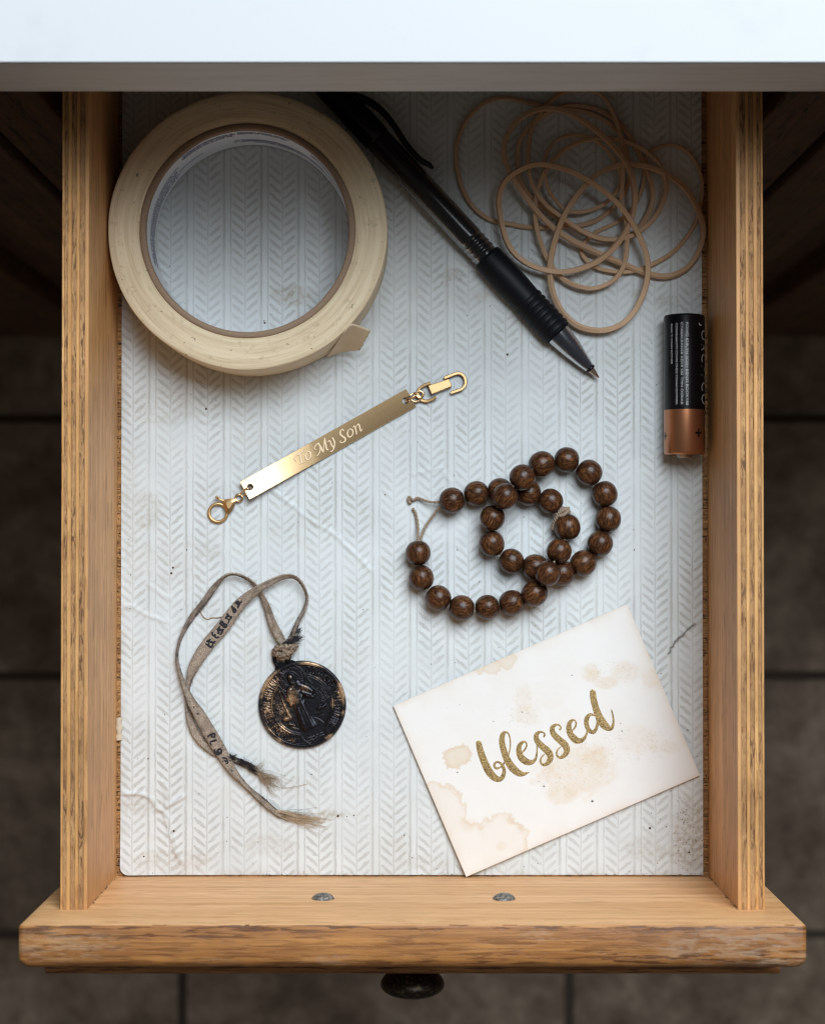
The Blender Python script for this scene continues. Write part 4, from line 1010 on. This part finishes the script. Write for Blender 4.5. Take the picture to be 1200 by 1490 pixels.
col = np.stack([  .018 + wear * .58 + nz2 * .012, .019 + wear * .37 + nz2 * .010, .024 + wear * .21 + nz2 * .010], -1)
vx = mc.x + (MX - 598) * sd; vy = mc.y - (MY - 790) * sd
V = np.stack([vx, vy, zz], -1).reshape(-1, 3).tolist(); I = np.arange(nr * na_).reshape(nr, na_); I2 = np.roll(I, -1, 1)
Fm = np.stack([I[:-1], I[1:], I2[1:], I2[:-1]], -1).reshape(-1, 4).tolist()
nv = len(V); Rm = 478 * sd
for k in range(na_): V.append((mc.x + Rm * math.cos(aa[k]), mc.y + Rm * math.sin(aa[k]), .25))
last = I[-1].tolist(); Fm += [(last[k], nv + k, nv + (k + 1) % na_, last[(k + 1) % na_]) for k in range(na_)]
Fm.append(tuple(I[0].tolist())[::-1]); Fm.append(tuple(range(nv, nv + na_))[::-1])
MB_ = M('patinated_bronze'); MB_.set('col', MB_.attr('patina')); MB_.set('metal', .75); MB_.set('rough', MB_.math('ADD', .20, MB_.math('MULTIPLY', MB_.noise(MB_.co, 1.2, 3), .22))); MB_.bump(MB_.noise(MB_.co, 5, 3), .04, .6)
me = bpy.data.meshes.new('medal_disc'); me.from_pydata(V, [], Fm)
md_ = link('medal_disc', me, MB_.m, pend)
cc = np.concatenate([col.reshape(-1, 3), np.tile([.012, .012, .014], (na_, 1))]); set_colors(me, 'patina', cc)
DKB = simple('dark_bronze', (.012, .012, .015), .35, .75, (1.5, .1))
# suspension loop and its neck
tube('suspension_loop', cr([tuple(CM(x, y, z)) for x, y, z in ((335, 372, 1.3), (305, 330, 1.4), (292, 270, 1.6), (320, 215, 1.9), (385, 195, 2.0), (440, 215, 1.9), (458, 265, 1.6), (440, 310, 1.4), (430, 345, 1.3))], 6), .72, DKB, pend, 10)
bm = bmesh.new(); vs = [bm.verts.new(CM(x, y, .5)) for x, y in ((318, 330), (300, 400), (350, 420), (560, 330), (490, 300), (440, 308), (400, 330), (350, 325))]
fc = bm.faces.new(vs); r_ = bmesh.ops.extrude_face_region(bm, geom=[fc])
for q in [g for g in r_['geom'] if isinstance(g, bmesh.types.BMVert)]: q.co.z = 1.55
bmo('loop_neck', bm, DKB, pend)

CRD = M('cord_fabric', rough=.9, spec=.15, sheen=.3)
g1 = CRD.noise(CRD.co, .5, 4); g2 = CRD.noise(CRD.co, 2.6, 4, .85)
c = CRD.mix(CRD.step(g1, .35, .7), (.52, .425, .335), (.38, .30, .235)); c = CRD.mix(CRD.math('MULTIPLY', CRD.step(g2, .46, .60), .85), c, (.15, .105, .075))
gr = CRD.math('MULTIPLY', CRD.step(CRD.noise(CRD.vs(CRD.co, 1, 1, 1, (30, 2, 1)), .22, 4, .7), .56, .68), .55); c = CRD.mix(gr, c, (.10, .085, .075))
# dark stretches, plus edge and streak shade painted in for folds (attribute)
c = CRD.mix(CRD.attr('soot_shade'), c, (.018, .016, .02))
CRD.set('col', c); CRD.bump(CRD.math('ADD', g2, CRD.voro(CRD.co, 3.5)), .22, .8); CRDM = CRD.m
def ribbon(pts, name, parent):
    """pts: crop x, y, z centre, width mm, twist deg, soot"""
    c = cr(pts, 9); W = []
    v, f, s_ = [], [], []
    N_ = len(c); C3d = [C5(q[0], q[1], q[2]) for q in c]
    for i, q in enumerate(c):
        a = C3d[max(i - 1, 0)]; b = C3d[min(i + 1, N_ - 1)]; t = (b - a).normalized(); side = t.cross(Vector((0, 0, 1))).normalized(); up = side.cross(t)
        w = q[3] / 2; th = .34; tw = R(q[4]); ring = []
        for (x, y) in ((-1, 0), (-.9, .8), (-.5, 1), (-.15, .95), (.15, .95), (.5, 1), (.9, .8), (1, 0), (.9, -.8), (.4, -1), (-.4, -1), (-.9, -.8)):
            xx = x * w; yy = y * th + (.07 * math.sin(i * 2.1 + x * 3))
            # folding lengthwise: a channel whose sides rise when the cord is narrow
            fold = max(0, 1 - q[3] / 4.3) * .5; yy += fold * (x * x) * w * .9
            ring.append((xx * math.cos(tw) - yy * math.sin(tw), xx * math.sin(tw) + yy * math.cos(tw)))
        for (x, y) in ring:
            p = C3d[i] + side * x + up * y; p.z = max(p.z, .3); v.append(p)
            ed = abs(x) / (w + .01); s_.append(max(0, min(1, q[5] * (.25 + 1.9 * ed * float(vn(i * .6, x, 3))) + .5 * sst(.52, .75, float(vn(i * .22, x * 3.0 + 7, 5))) * (1.1 - min(1, q[3] / 5)) + .30 * float(sst(.8, 1.0, ed)))))  # edges and lengthwise streaks darkened in colour to look folded
    hv, hf = [], []; fuzz(hv, hf, c, 330); HAIR.append((hv, hf))
    m_ = 12
    f = [(i * m_ + k, i * m_ + (k + 1) % m_, (i + 1) * m_ + (k + 1) % m_, (i + 1) * m_ + k) for i in range(N_ - 1) for k in range(m_)]
    f += [tuple(range(m_))[::-1], tuple(range((N_ - 1) * m_, N_ * m_))]
    o = pyo(name, v, f, CRDM, parent); set_colors(o.data, 'soot_shade', np.repeat(np.array(s_)[:, None], 3, 1)); return o
HAIR = []
def fuzz(v, f, c_pts, n):
    for _ in range(n):
        i = random.randrange(3, len(c_pts) - 3); q = c_pts[i]; p = C5(q[0], q[1], q[2]); p2 = C5(c_pts[i + 1][0], c_pts[i + 1][1], c_pts[i + 1][2])
        t = (p2 - p).normalized(); sd_ = Vector((-t.y, t.x, 0)) * random.choice((-1, 1)); wv = abs(math.cos(R(q[4]))) * q[3] / 2 * .95
        a = p + sd_ * wv; b = a + sd_ * random.uniform(.2, .75) + t * random.uniform(-.8, .8) + Vector((0, 0, random.uniform(-.3, .3))); a.z = max(a.z, .35); b.z = max(b.z, .3)
        m_ = a.lerp(b, .5) + t * random.uniform(-.2, .2); sweep(v, f, [a, m_, b], lambda i: circ(.045, 3), cap=False)
# first run: medal knot -> up -> left -> down the left side -> lower end
ribbon([(705, 470, 2.6, 2.9, 10, .4), (672, 410, 2.4, 3.2, 0, .1), (640, 345, 2.2, 3.0, 10, .1), (612, 262, 2.0, 2.7, 25, .2), (585, 200, 1.9, 2.3, 40, .3), (550, 148, 1.8, 2.1, 50, .3), (500, 110, 2.3, 2.0, 65, .5), (440, 90, 3.0, 2.1, 75, .7), (385, 105, 3.0, 2.2, 70, .6),
        (330, 165, 2.2, 2.5, 40, .5), (278, 240, 1.8, 2.6, 35, .6), (225, 305, 1.6, 2.5, 40, .7), (180, 375, 1.6, 2.2, 55, .7), (148, 450, 1.8, 1.9, 75, .9), (135, 530, 2.0, 1.9, 80, .9), (150, 610, 2.0, 2.0, 70, .7), (178, 690, 2.4, 2.4, 50, .4), (212, 765, 2.6, 3.2, 25, .25),
        (255, 835, 2.5, 4.2, 8, .12), (300, 915, 2.3, 4.8, 0, .05), (345, 990, 2.1, 4.8, 0, .05), (390, 1065, 1.9, 4.0, 5, .05), (430, 1130, 1.8, 3.0, 15, .1), (480, 1190, 1.7, 2.0, 40, .15), (530, 1240, 1.5, 1.9, 50, .2), (590, 1292, 1.2, 2.4, 20, .5), (645, 1340, 1.1, 2.2, 30, .5), (690, 1372, 1.0, 1.8, 30, .3)], 'cord', pend)
# second run: knot -> up right -> over -> printed flat part -> crosses and ends in the dark tassel
ribbon([(715, 480, 2.8, 2.6, 0, .9), (745, 425, 2.6, 2.4, 30, .95), (778, 345, 2.4, 2.2, 55, .7), (812, 280, 2.4, 2.2, 60, .4), (826, 215, 2.8, 2.1, 70, .5), (800, 145, 3.4, 2.2, 65, .35), (755, 105, 3.6, 2.2, 55, .2), (700, 105, 3.6, 2.3, 40, .15), (640, 130, 3.7, 2.5, 30, .15), (575, 165, 3.9, 2.8, 20, .15), (515, 208, 3.0, 3.4, 10, .1), (460, 262, 2.4, 4.2, 0, .03),
        (410, 330, 2.0, 4.7, 0, .03), (355, 400, 1.8, 4.8, 0, .03), (300, 465, 1.7, 4.6, 0, .03), (255, 530, 1.7, 4.3, 5, .05), (222, 590, 1.6, 3.6, 15, .15), (202, 650, 1.4, 2.7, 40, .35), (190, 715, 1.0, 2.2, 60, .3), (192, 790, .9, 2.2, 50, .15), (212, 880, .9, 2.8, 30, .1), (245, 950, .9, 3.0, 25, .05), (300, 1010, .8, 2.6, 20, .05), (360, 1048, .8, 2.4, 10, .3), (420, 1065, 1.0, 2.0, 20, .9), (480, 1090, 1.1, 2.2, 10, .9), (530, 1112, 1.1, 2.3, 10, .8), (565, 1140, 1.0, 2.0, 10, .3)], 'cord', pend)
# knot at the medal
KN = M('knot_fabric', rough=.95); gk = KN.noise(KN.co, 1.6, 4, .7); KN.set('col', KN.ramp(gk, [(.38, (.05, .038, .03)), (.52, (.30, .22, .155)), (.68, (.46, .36, .27))])); KN.bump(KN.noise(KN.co, 4, 3), .3)
for path, r in ((((655, 520, 1.2), (660, 490, 3.0), (700, 478, 4.2), (745, 480, 4.0), (760, 470, 2.6)), 1.05), (((660, 505, 2.4), (680, 520, 3.8), (710, 515, 4.2), (745, 495, 3.6), (765, 465, 2.4)), 1.05), (((672, 530, 2.6), (695, 538, 3.4), (722, 528, 3.4), (738, 505, 3.0)), .75), (((690, 470, 2.6), (700, 490, 4.4), (715, 510, 4.2), (722, 540, 2.4)), .7)):
    tube('knot', cr([tuple(C5(*q)) for q in path], 7), lambda i, r=r: r * 1.12 * (1 + .18 * math.sin(i * 1.7)), KN.m, pend, 9)
def fibres(name, starts, ends, n, r, mat, parent, spread0=.5, spread1=1.5, z1=.35, wave=.8, midz=1.0):
    v, f = [], []
    for i in range(n):
        k = random.randrange(len(starts)); a = C5(starts[k][0], starts[k][1], starts[k][2]) + Vector((random.gauss(0, spread0), random.gauss(0, spread0), random.uniform(-.2, .5)))
        b = C5(ends[k][0], ends[k][1], z1 + random.random() * .7) + Vector((random.gauss(0, spread1), random.gauss(0, spread1), 0)); t_ = random.uniform(.6, 1.15); b = a.lerp(b, t_)
        m1 = a.lerp(b, .35) + Vector((random.gauss(0, wave), random.gauss(0, wave), midz * random.random())); m2 = a.lerp(b, .7) + Vector((random.gauss(0, wave), random.gauss(0, wave), midz * random.random() * .6))
        for q in (a, m1, m2, b): q.z = max(q.z, .35)
        c = cr([tuple(a), tuple(m1), tuple(m2), tuple(b)], 5)
        sweep(v, f, c, lambda i: circ(r * (1 - .5 * i / 16), 3), cap=False)
    return tag(pyo(name, v, f, mat, parent), kind='stuff')
FBL = simple('pale_fibre', (.62, .48, .33), .8); FBD = simple('sooty_fibre', (.03, .028, .033), .85); FBM = simple('tan_fibre', (.42, .31, .22), .85)
fibres('frayed_fibres', [(660, 1345, 1.0), (685, 1365, 1.0)], [(890, 1400, 0), (880, 1412, 0)], 95, .07, FBL, pend, .4, 1.5, wave=.35, midz=.9)
fibres('frayed_fibres', [(680, 1360, 1.2)], [(840, 1368, 0)], 16, .06, FBD, pend, .5, 1.2, wave=.3)
fibres('frayed_fibres', [(560, 1130, 1.1), (575, 1150, 1.1)], [(690, 1195, 0), (650, 1222, 0)], 65, .075, FBM, pend, .5, 1.2, wave=.5)
fibres('frayed_fibres', [(545, 1120, 1.2)], [(600, 1105, 0)], 14, .05, FBM, pend, .4, .8)
fibres('frayed_fibres', [(415, 1055, 1.3), (470, 1080, 1.5), (520, 1110, 1.5)], [(450, 1068, 0), (550, 1110, 0), (575, 1150, 0)], 90, .085, FBD, pend, .6, .6, wave=.3, midz=1.6)
fibres('frayed_fibres', [(425, 1060, 1.3)], [(405, 1035, 0)], 14, .09, FBD, pend, .3, .5, wave=.15)
fibres('frayed_fibres', [(735, 450, 3.2), (750, 430, 3.2), (770, 400, 3.0)], [(800, 430, 0), (795, 418, 0), (790, 380, 0)], 70, .1, FBD, pend, .6, .5, z1=2.2, wave=.25, midz=.8)
fibres('frayed_fibres', [(700, 470, 3.8), (745, 440, 3.6)], [(780, 455, 0), (690, 470, 0)], 40, .085, FBD, pend, .5, .7, z1=3, wave=.3, midz=.8)
fibres('frayed_fibres', [(650, 350, 2.6), (680, 430, 2.8), (620, 250, 2.4)], [(640, 420, 0), (655, 440, 0), (640, 330, 0)], 30, .055, FBM, pend, .5, .7, z1=1.2, wave=.3)
tube('loose_thread', cr([tuple(C5(x, y, z)) for x, y, z in ((640, 1205, .6), (700, 1222, .7), (760, 1215, 1.0), (822, 1202, .5))], 8), .075, FBM, pend, 5)
tube('loose_thread', cr([tuple(C5(x, y, z)) for x, y, z in ((262, 262, .6), (262, 290, .5), (278, 318, .5), (300, 330, .5), (320, 322, .6), (350, 322, .5), (385, 315, .8))], 8), .2, FBM, pend, 5)
for hv, hf in HAIR: tag(pyo('fabric_fuzz', hv, hf, FBM, pend), kind='stuff')
# ink letters on the cord
INK = simple('cord_ink', (.012, .012, .018), .8)
CI = Crop(290, 860, 14.9); CJ = Crop(260, 1000, 11.46)
inkA = [[(150, 1145), (200, 1185), (255, 1212), (295, 1160), (262, 1110), (215, 1100), (205, 1150)], [(172, 1090), (240, 1052)], [(232, 1095), (290, 1120), (345, 1092)], [(270, 1095), (330, 1130)],
        [(285, 905), (290, 945), (330, 975), (370, 1015), (408, 1000)], [(340, 945), (345, 985)], [(395, 825), (470, 850), (525, 835)], [(440, 775), (400, 850), (430, 900), (400, 915)], [(440, 820), (500, 870), (460, 940)], [(520, 850), (490, 900)],
        [(455, 705), (490, 660), (520, 690), (545, 700)], [(455, 700), (560, 790), (605, 735), (560, 715)], [(520, 700), (560, 760)], [(575, 585), (610, 545), (700, 560)], [(610, 500), (640, 540)], [(590, 580), (650, 620), (695, 575)], [(632, 688), (655, 620)],
        [(712, 345), (760, 380), (800, 415), (760, 465), (735, 400), (715, 360)], [(745, 370), (765, 430)], [(800, 255), (860, 215), (905, 190), (908, 245), (850, 260)], [(880, 245), (860, 300), (840, 350)], [(820, 270), (850, 310)]]
inkB = [[(490, 820), (545, 785), (600, 775), (600, 832)], [(548, 790), (560, 830)], [(545, 968), (530, 915), (575, 895), (625, 882)], [(600, 1045), (620, 1100), (665, 1118), (712, 1085), (708, 1035), (665, 1035), (650, 1075), (685, 1095)], [(725, 1185), (728, 1230), (775, 1275), (822, 1255), (795, 1185), (745, 1182)], [(770, 1225), (790, 1240)], [(852, 1378), (885, 1390)],
        [(170, 250), (190, 300), (240, 355), (250, 330), (210, 300)], [(250, 430), (265, 470), (290, 495), (300, 445), (330, 445)], [(115, 150), (135, 175)]]
# height of the flat cord under each letter (run two rises towards the crossing)
def ribz(px, py, pts):
    best = min(cr([(q[0], q[1], q[2]) for q in pts], 12), key=lambda q: (q[0] - px) ** 2 + (q[1] - py) ** 2); return best[2]
runA = [(515, 208, 3.0), (460, 262, 2.4), (410, 330, 2.0), (355, 400, 1.8), (300, 465, 1.7), (255, 530, 1.7)]; runB = [(178, 690, 2.4), (212, 765, 2.6), (255, 835, 2.5), (300, 915, 2.3), (345, 990, 2.1), (390, 1065, 1.9), (430, 1130, 1.8)]
def inkmesh(sts, crop, run, w):
    v, f = [], []
    for st in sts:
        mx, my = np.mean([q[0] for q in st]), np.mean([q[1] for q in st]); gx_, gy_ = crop.px(mx, my); z = ribz((gx_ - 220) * 3.634, (gy_ - 810) * 3.634, run) + .40
        stroke_mesh(v, f, [(*crop(x, y, z)[:2], w * (1 + .25 * math.sin(i * 2 + x))) for i, (x, y) in enumerate(st)], lambda x, y: z, .05, 5)
    pyo('printed_letters', v, f, INK, pend)
inkmesh(inkA, CI, runA, 38 / 14.9 / 4.07); inkmesh(inkB, CJ, runB, 30 / 11.46 / 4.07)

# ------------------------------------------------------------------ card
K00, K10, K11 = np.array([572., 1027.]), np.array([912., 879.]), np.array([1018., 1128.]); Ku = K10 - K00; Kv = K11 - K10
Kinv = np.linalg.inv(np.array([Ku, Kv]).T)
def cardz(u, v_): return .75 + 1.3 * (v_ ** 2) * (1 - .35 * u) + .7 * (1 - u) ** 2 * .9 + .12 * np.sin(u * 5 + v_ * 3)
nu, nvv = 300, 220
U, W = np.meshgrid(np.linspace(0, 1, nu), np.linspace(0, 1, nvv))
wx = K00[0] + Ku[0] * U + Kv[0] * W; wy = K00[1] + Ku[1] * U + Kv[1] * W
eg = np.minimum(np.minimum(U * 90, (1 - U) * 90), np.minimum(W * 66, (1 - W) * 66))
Zc = cardz(U, W)
pts = [P(a, b, c) for a, b, c in zip(wx.ravel(), wy.ravel(), Zc.ravel())]
cxp, cyp = (wx - 550) * 2.4, (wy - 850) * 2.4                        # crop coordinates of the stains
colr = np.zeros(U.shape + (3,)); colr[:] = (.84, .83, .81)
warp = (fbm(cxp * .03, cyp * .03, 4, 5) - .5); warp2 = (fbm(cxp * .11, cyp * .11, 8, 4) - .5)
def tint(mask, c):
    global colr
    mask = np.clip(mask, 0, 1)[..., None]; colr = colr * (1 - mask) + np.array(c) * mask
tint(.25 * sst(.45, .75, fbm(cxp * .008, cyp * .008, 2, 4)), (.80, .755, .69))
tint(.4 * np.exp(-eg / 1.0) * (.3 + fbm(cxp * .04, cyp * .04, 6, 3)), (.66, .50, .33))
tint(.22 * np.exp(-eg / 4) * sst(.4, .7, fbm(cxp * .012, cyp * .012, 12, 3)), (.72, .57, .42))
def tide(circles, w=4.5, inner=.16, line=.42, wp=46):
    d = np.full(U.shape, 1e9)
    for (x, y, r) in circles: d = np.minimum(d, np.hypot(cxp - x, cyp - y) - r)
    d = d + warp * wp + warp2 * 16
    tint(inner * sst(2, -6, d) + inner * .8 * sst(3, -2, d) * sst(-45, -3, d), (.74, .62, .47))
    tint(line * np.exp(-(np.where(d < 0, d / (w * 2.2), d / (w * .55))) ** 2) * (.55 + warp * 1.5 + .3), (.66, .47, .28))
tide([(205, 790, 100), (430, 900, 95), (300, 970, 140), (300, 880, 55)])
tide([(255, 600, 26), (290, 595, 32), (262, 618, 26)], 3, .42, .5, 22)
tide([(445, 262, 32), (400, 285, 28), (355, 295, 14)], 3, .28, .35, 30)
for (x, y, rx, ry, a) in ((745, 310, 32, 30, .5), (795, 345, 40, 20, .4), (860, 305, 45, 34, .32), (690, 650, 130, 95, .42), (640, 740, 45, 30, .4), (760, 600, 45, 40, .4), (600, 650, 30, 30, .25), (505, 400, 28, 50, .25), (520, 455, 45, 35, .28), (610, 420, 40, 18, .14), (580, 380, 90, 40, .1), (960, 330, 40, 40, .35), (900, 540, 60, 50, .2), (1000, 570, 60, 20, .2), (430, 915, 20, 15, .35), (320, 840, 30, 25, .25), (650, 480, 50, 40, .12), (540, 690, 14, 14, .3)):
    g = np.exp(-(((cxp - x) / rx) ** 2 + ((cyp - y) / ry) ** 2))
    tint(a * sst(.12, .55, g * (.45 + fbm(cxp * .05 + x, cyp * .05, 3, 5) * 1.1 - .1)) * (.75 + sst(.4, .62, fbm(cxp * .06, cyp * .06, 5, 4)) * .4), (.74, .60, .43))
for (x, y, rx, ry) in ((500, 440, 60, 60), (820, 310, 90, 40), (690, 640, 120, 90), (900, 560, 120, 60)):   # fine foxing
    g = np.exp(-(((cxp - x) / rx) ** 2 + ((cyp - y) / ry) ** 2)); tint(.4 * sst(.70, .80, fbm(cxp * .28, cyp * .28, 15, 3)) * sst(.15, .5, g), (.45, .32, .2))
for (x, y, r) in ((578, 706, 3.6), (747, 758, 5.5), (502, 447, 3.2), (676, 319, 2.4), (403, 480, 2.2), (850, 513, 2.8), (285, 420, 2), (276, 657, 3), (847, 487, 1.8), (560, 690, 1.6), (240, 432, 1.5)):
    tint(sst(r, r * .5, np.hypot(cxp - x, (cyp - y) * 1.05)), (.03, .025, .03))
top = [tuple(p) for p in pts]; I = np.arange(nu * nvv).reshape(nvv, nu)
Fc = np.stack([I[:-1, :-1], I[1:, :-1], I[1:, 1:], I[:-1, 1:]], -1).reshape(-1, 4).tolist()
loop = I[0, :].tolist() + I[1:, -1].tolist() + I[-1, -2::-1].tolist() + I[-2:0:-1, 0].tolist(); nb0 = len(top)
top += [(top[i][0], top[i][1], top[i][2] - .45) for i in loop]; nl_ = len(loop)
Fc += [(loop[k], loop[(k + 1) % nl_], nb0 + (k + 1) % nl_, nb0 + k) for k in range(nl_)]
kc = P(795, 1077, 0)
card = thing('card', tuple(kc), 'cream stained card lettered blessed in gold glitter script', 'card')
CP = M('card_paper', rough=.8, spec=.15); CP.set('col', CP.attr('stains')); CP.bump(CP.math('ADD', CP.noise(CP.co, 2.6, 4, .7), CP.math('MULTIPLY', CP.noise(CP.co, .4, 3), .8)), .10, .5)
me = bpy.data.meshes.new('card_sheet'); me.from_pydata(top, [], Fc); co_ = link('card_sheet', me, CP.m, card, smooth=False)
cc = colr.reshape(-1, 3); lp = np.clip(cc[loop] * np.array([.62, .5, .38]), 0, 1); set_colors(me, 'stains', np.concatenate([cc, lp]))
GL = M('gold_glitter', metal=.6); v1 = GL.voro(GL.co, 4.2, 'Color'); sx, sy, sz = GL.sep(v1)
GL.set('col', GL.mix(sx, (.13, .08, .025), (.66, .47, .21))); GL.set('rough', GL.math('ADD', .3, GL.math('MULTIPLY', sy, .3)))
nrm = GL.N.new('ShaderNodeBump'); GL.inp(nrm.inputs['Height'], sz); nrm.inputs['Distance'].default_value = .00003; nrm.inputs['Strength'].default_value = .8; GL.set('nrm', nrm.outputs[0])
def cz(x, y):
    # invert projection near the card: pixel of the point at its approximate height
    z = 1.2
    for _ in range(2):
        s_ = F / (H - z); px = 600 + x * s_; py = 785 - y * s_ + 0
        u, w_ = Kinv @ (np.array([px, py]) - K00); z = float(cardz(u, w_))
    return z
CB2 = Crop(680, 990, 5.4545); kb = 1 / 5.4545 / 4.07
bl = [
 [(88, 500, 46), (102, 560, 54), (128, 635, 58), (165, 715, 62), (212, 770, 56), (250, 785, 42), (278, 765, 36), (290, 725, 30), (284, 690, 26), (262, 658, 20), (235, 648, 18), (214, 662, 18), (214, 685, 20), (232, 699, 20), (252, 692, 14)],
 [(262, 690, 14), (290, 655, 14), (318, 605, 13), (336, 545, 11), (339, 480, 11), (325, 425, 13), (300, 412, 20), (280, 430, 38), (272, 480, 46), (285, 550, 50), (312, 625, 56), (352, 690, 62), (405, 735, 54), (445, 742, 34), (488, 730, 6)],
 [(418, 582, 12), (450, 555, 15), (468, 520, 14), (462, 492, 14), (438, 490, 22), (412, 520, 38), (408, 565, 46), (425, 612, 54), (465, 645, 54), (508, 650, 38), (538, 625, 22), (549, 580, 14), (552, 530, 13), (550, 500, 16)],
 [(606, 446, 16), (612, 428, 14), (595, 411, 14), (568, 412, 24), (545, 438, 38), (552, 480, 46), (590, 522, 52), (635, 562, 56), (658, 605, 50), (645, 645, 40), (615, 670, 26), (588, 664, 18), (578, 636, 14), (588, 608, 12), (610, 586, 7)],
 [(733, 390, 16), (740, 372, 14), (722, 354, 14), (695, 356, 24), (672, 380, 38), (680, 422, 46), (718, 464, 52), (765, 505, 56), (788, 548, 50), (775, 588, 40), (742, 612, 26), (716, 605, 18), (706, 578, 14), (716, 550, 12), (740, 528, 7)],
 [(822, 405, 12), (850, 378, 15), (862, 345, 14), (850, 318, 14), (828, 320, 24), (806, 350, 38), (806, 400, 46), (828, 445, 54), (868, 478, 54), (908, 475, 36), (936, 445, 22), (950, 405, 15), (958, 375, 14)],
 [(1008, 278, 16), (975, 272, 24), (948, 300, 38), (944, 350, 38), (962, 395, 36), (998, 412, 32), (1022, 380, 26), (1032, 330, 20), (1022, 290, 18)],
 [(994, 96, 48), (1000, 150, 52), (1018, 220, 54), (1044, 290, 60), (1080, 350, 66), (1120, 380, 48), (1146, 375, 28), (1157, 335, 18), (1154, 285, 14), (1143, 238, 11)]]
v, f = [], []
for st in bl: stroke_mesh(v, f, [(*CB2(x, y, 1.4)[:2], w * kb) for x, y, w in st], cz, .02, 6)
pyo('gold_lettering', v, f, GL.m, co_)
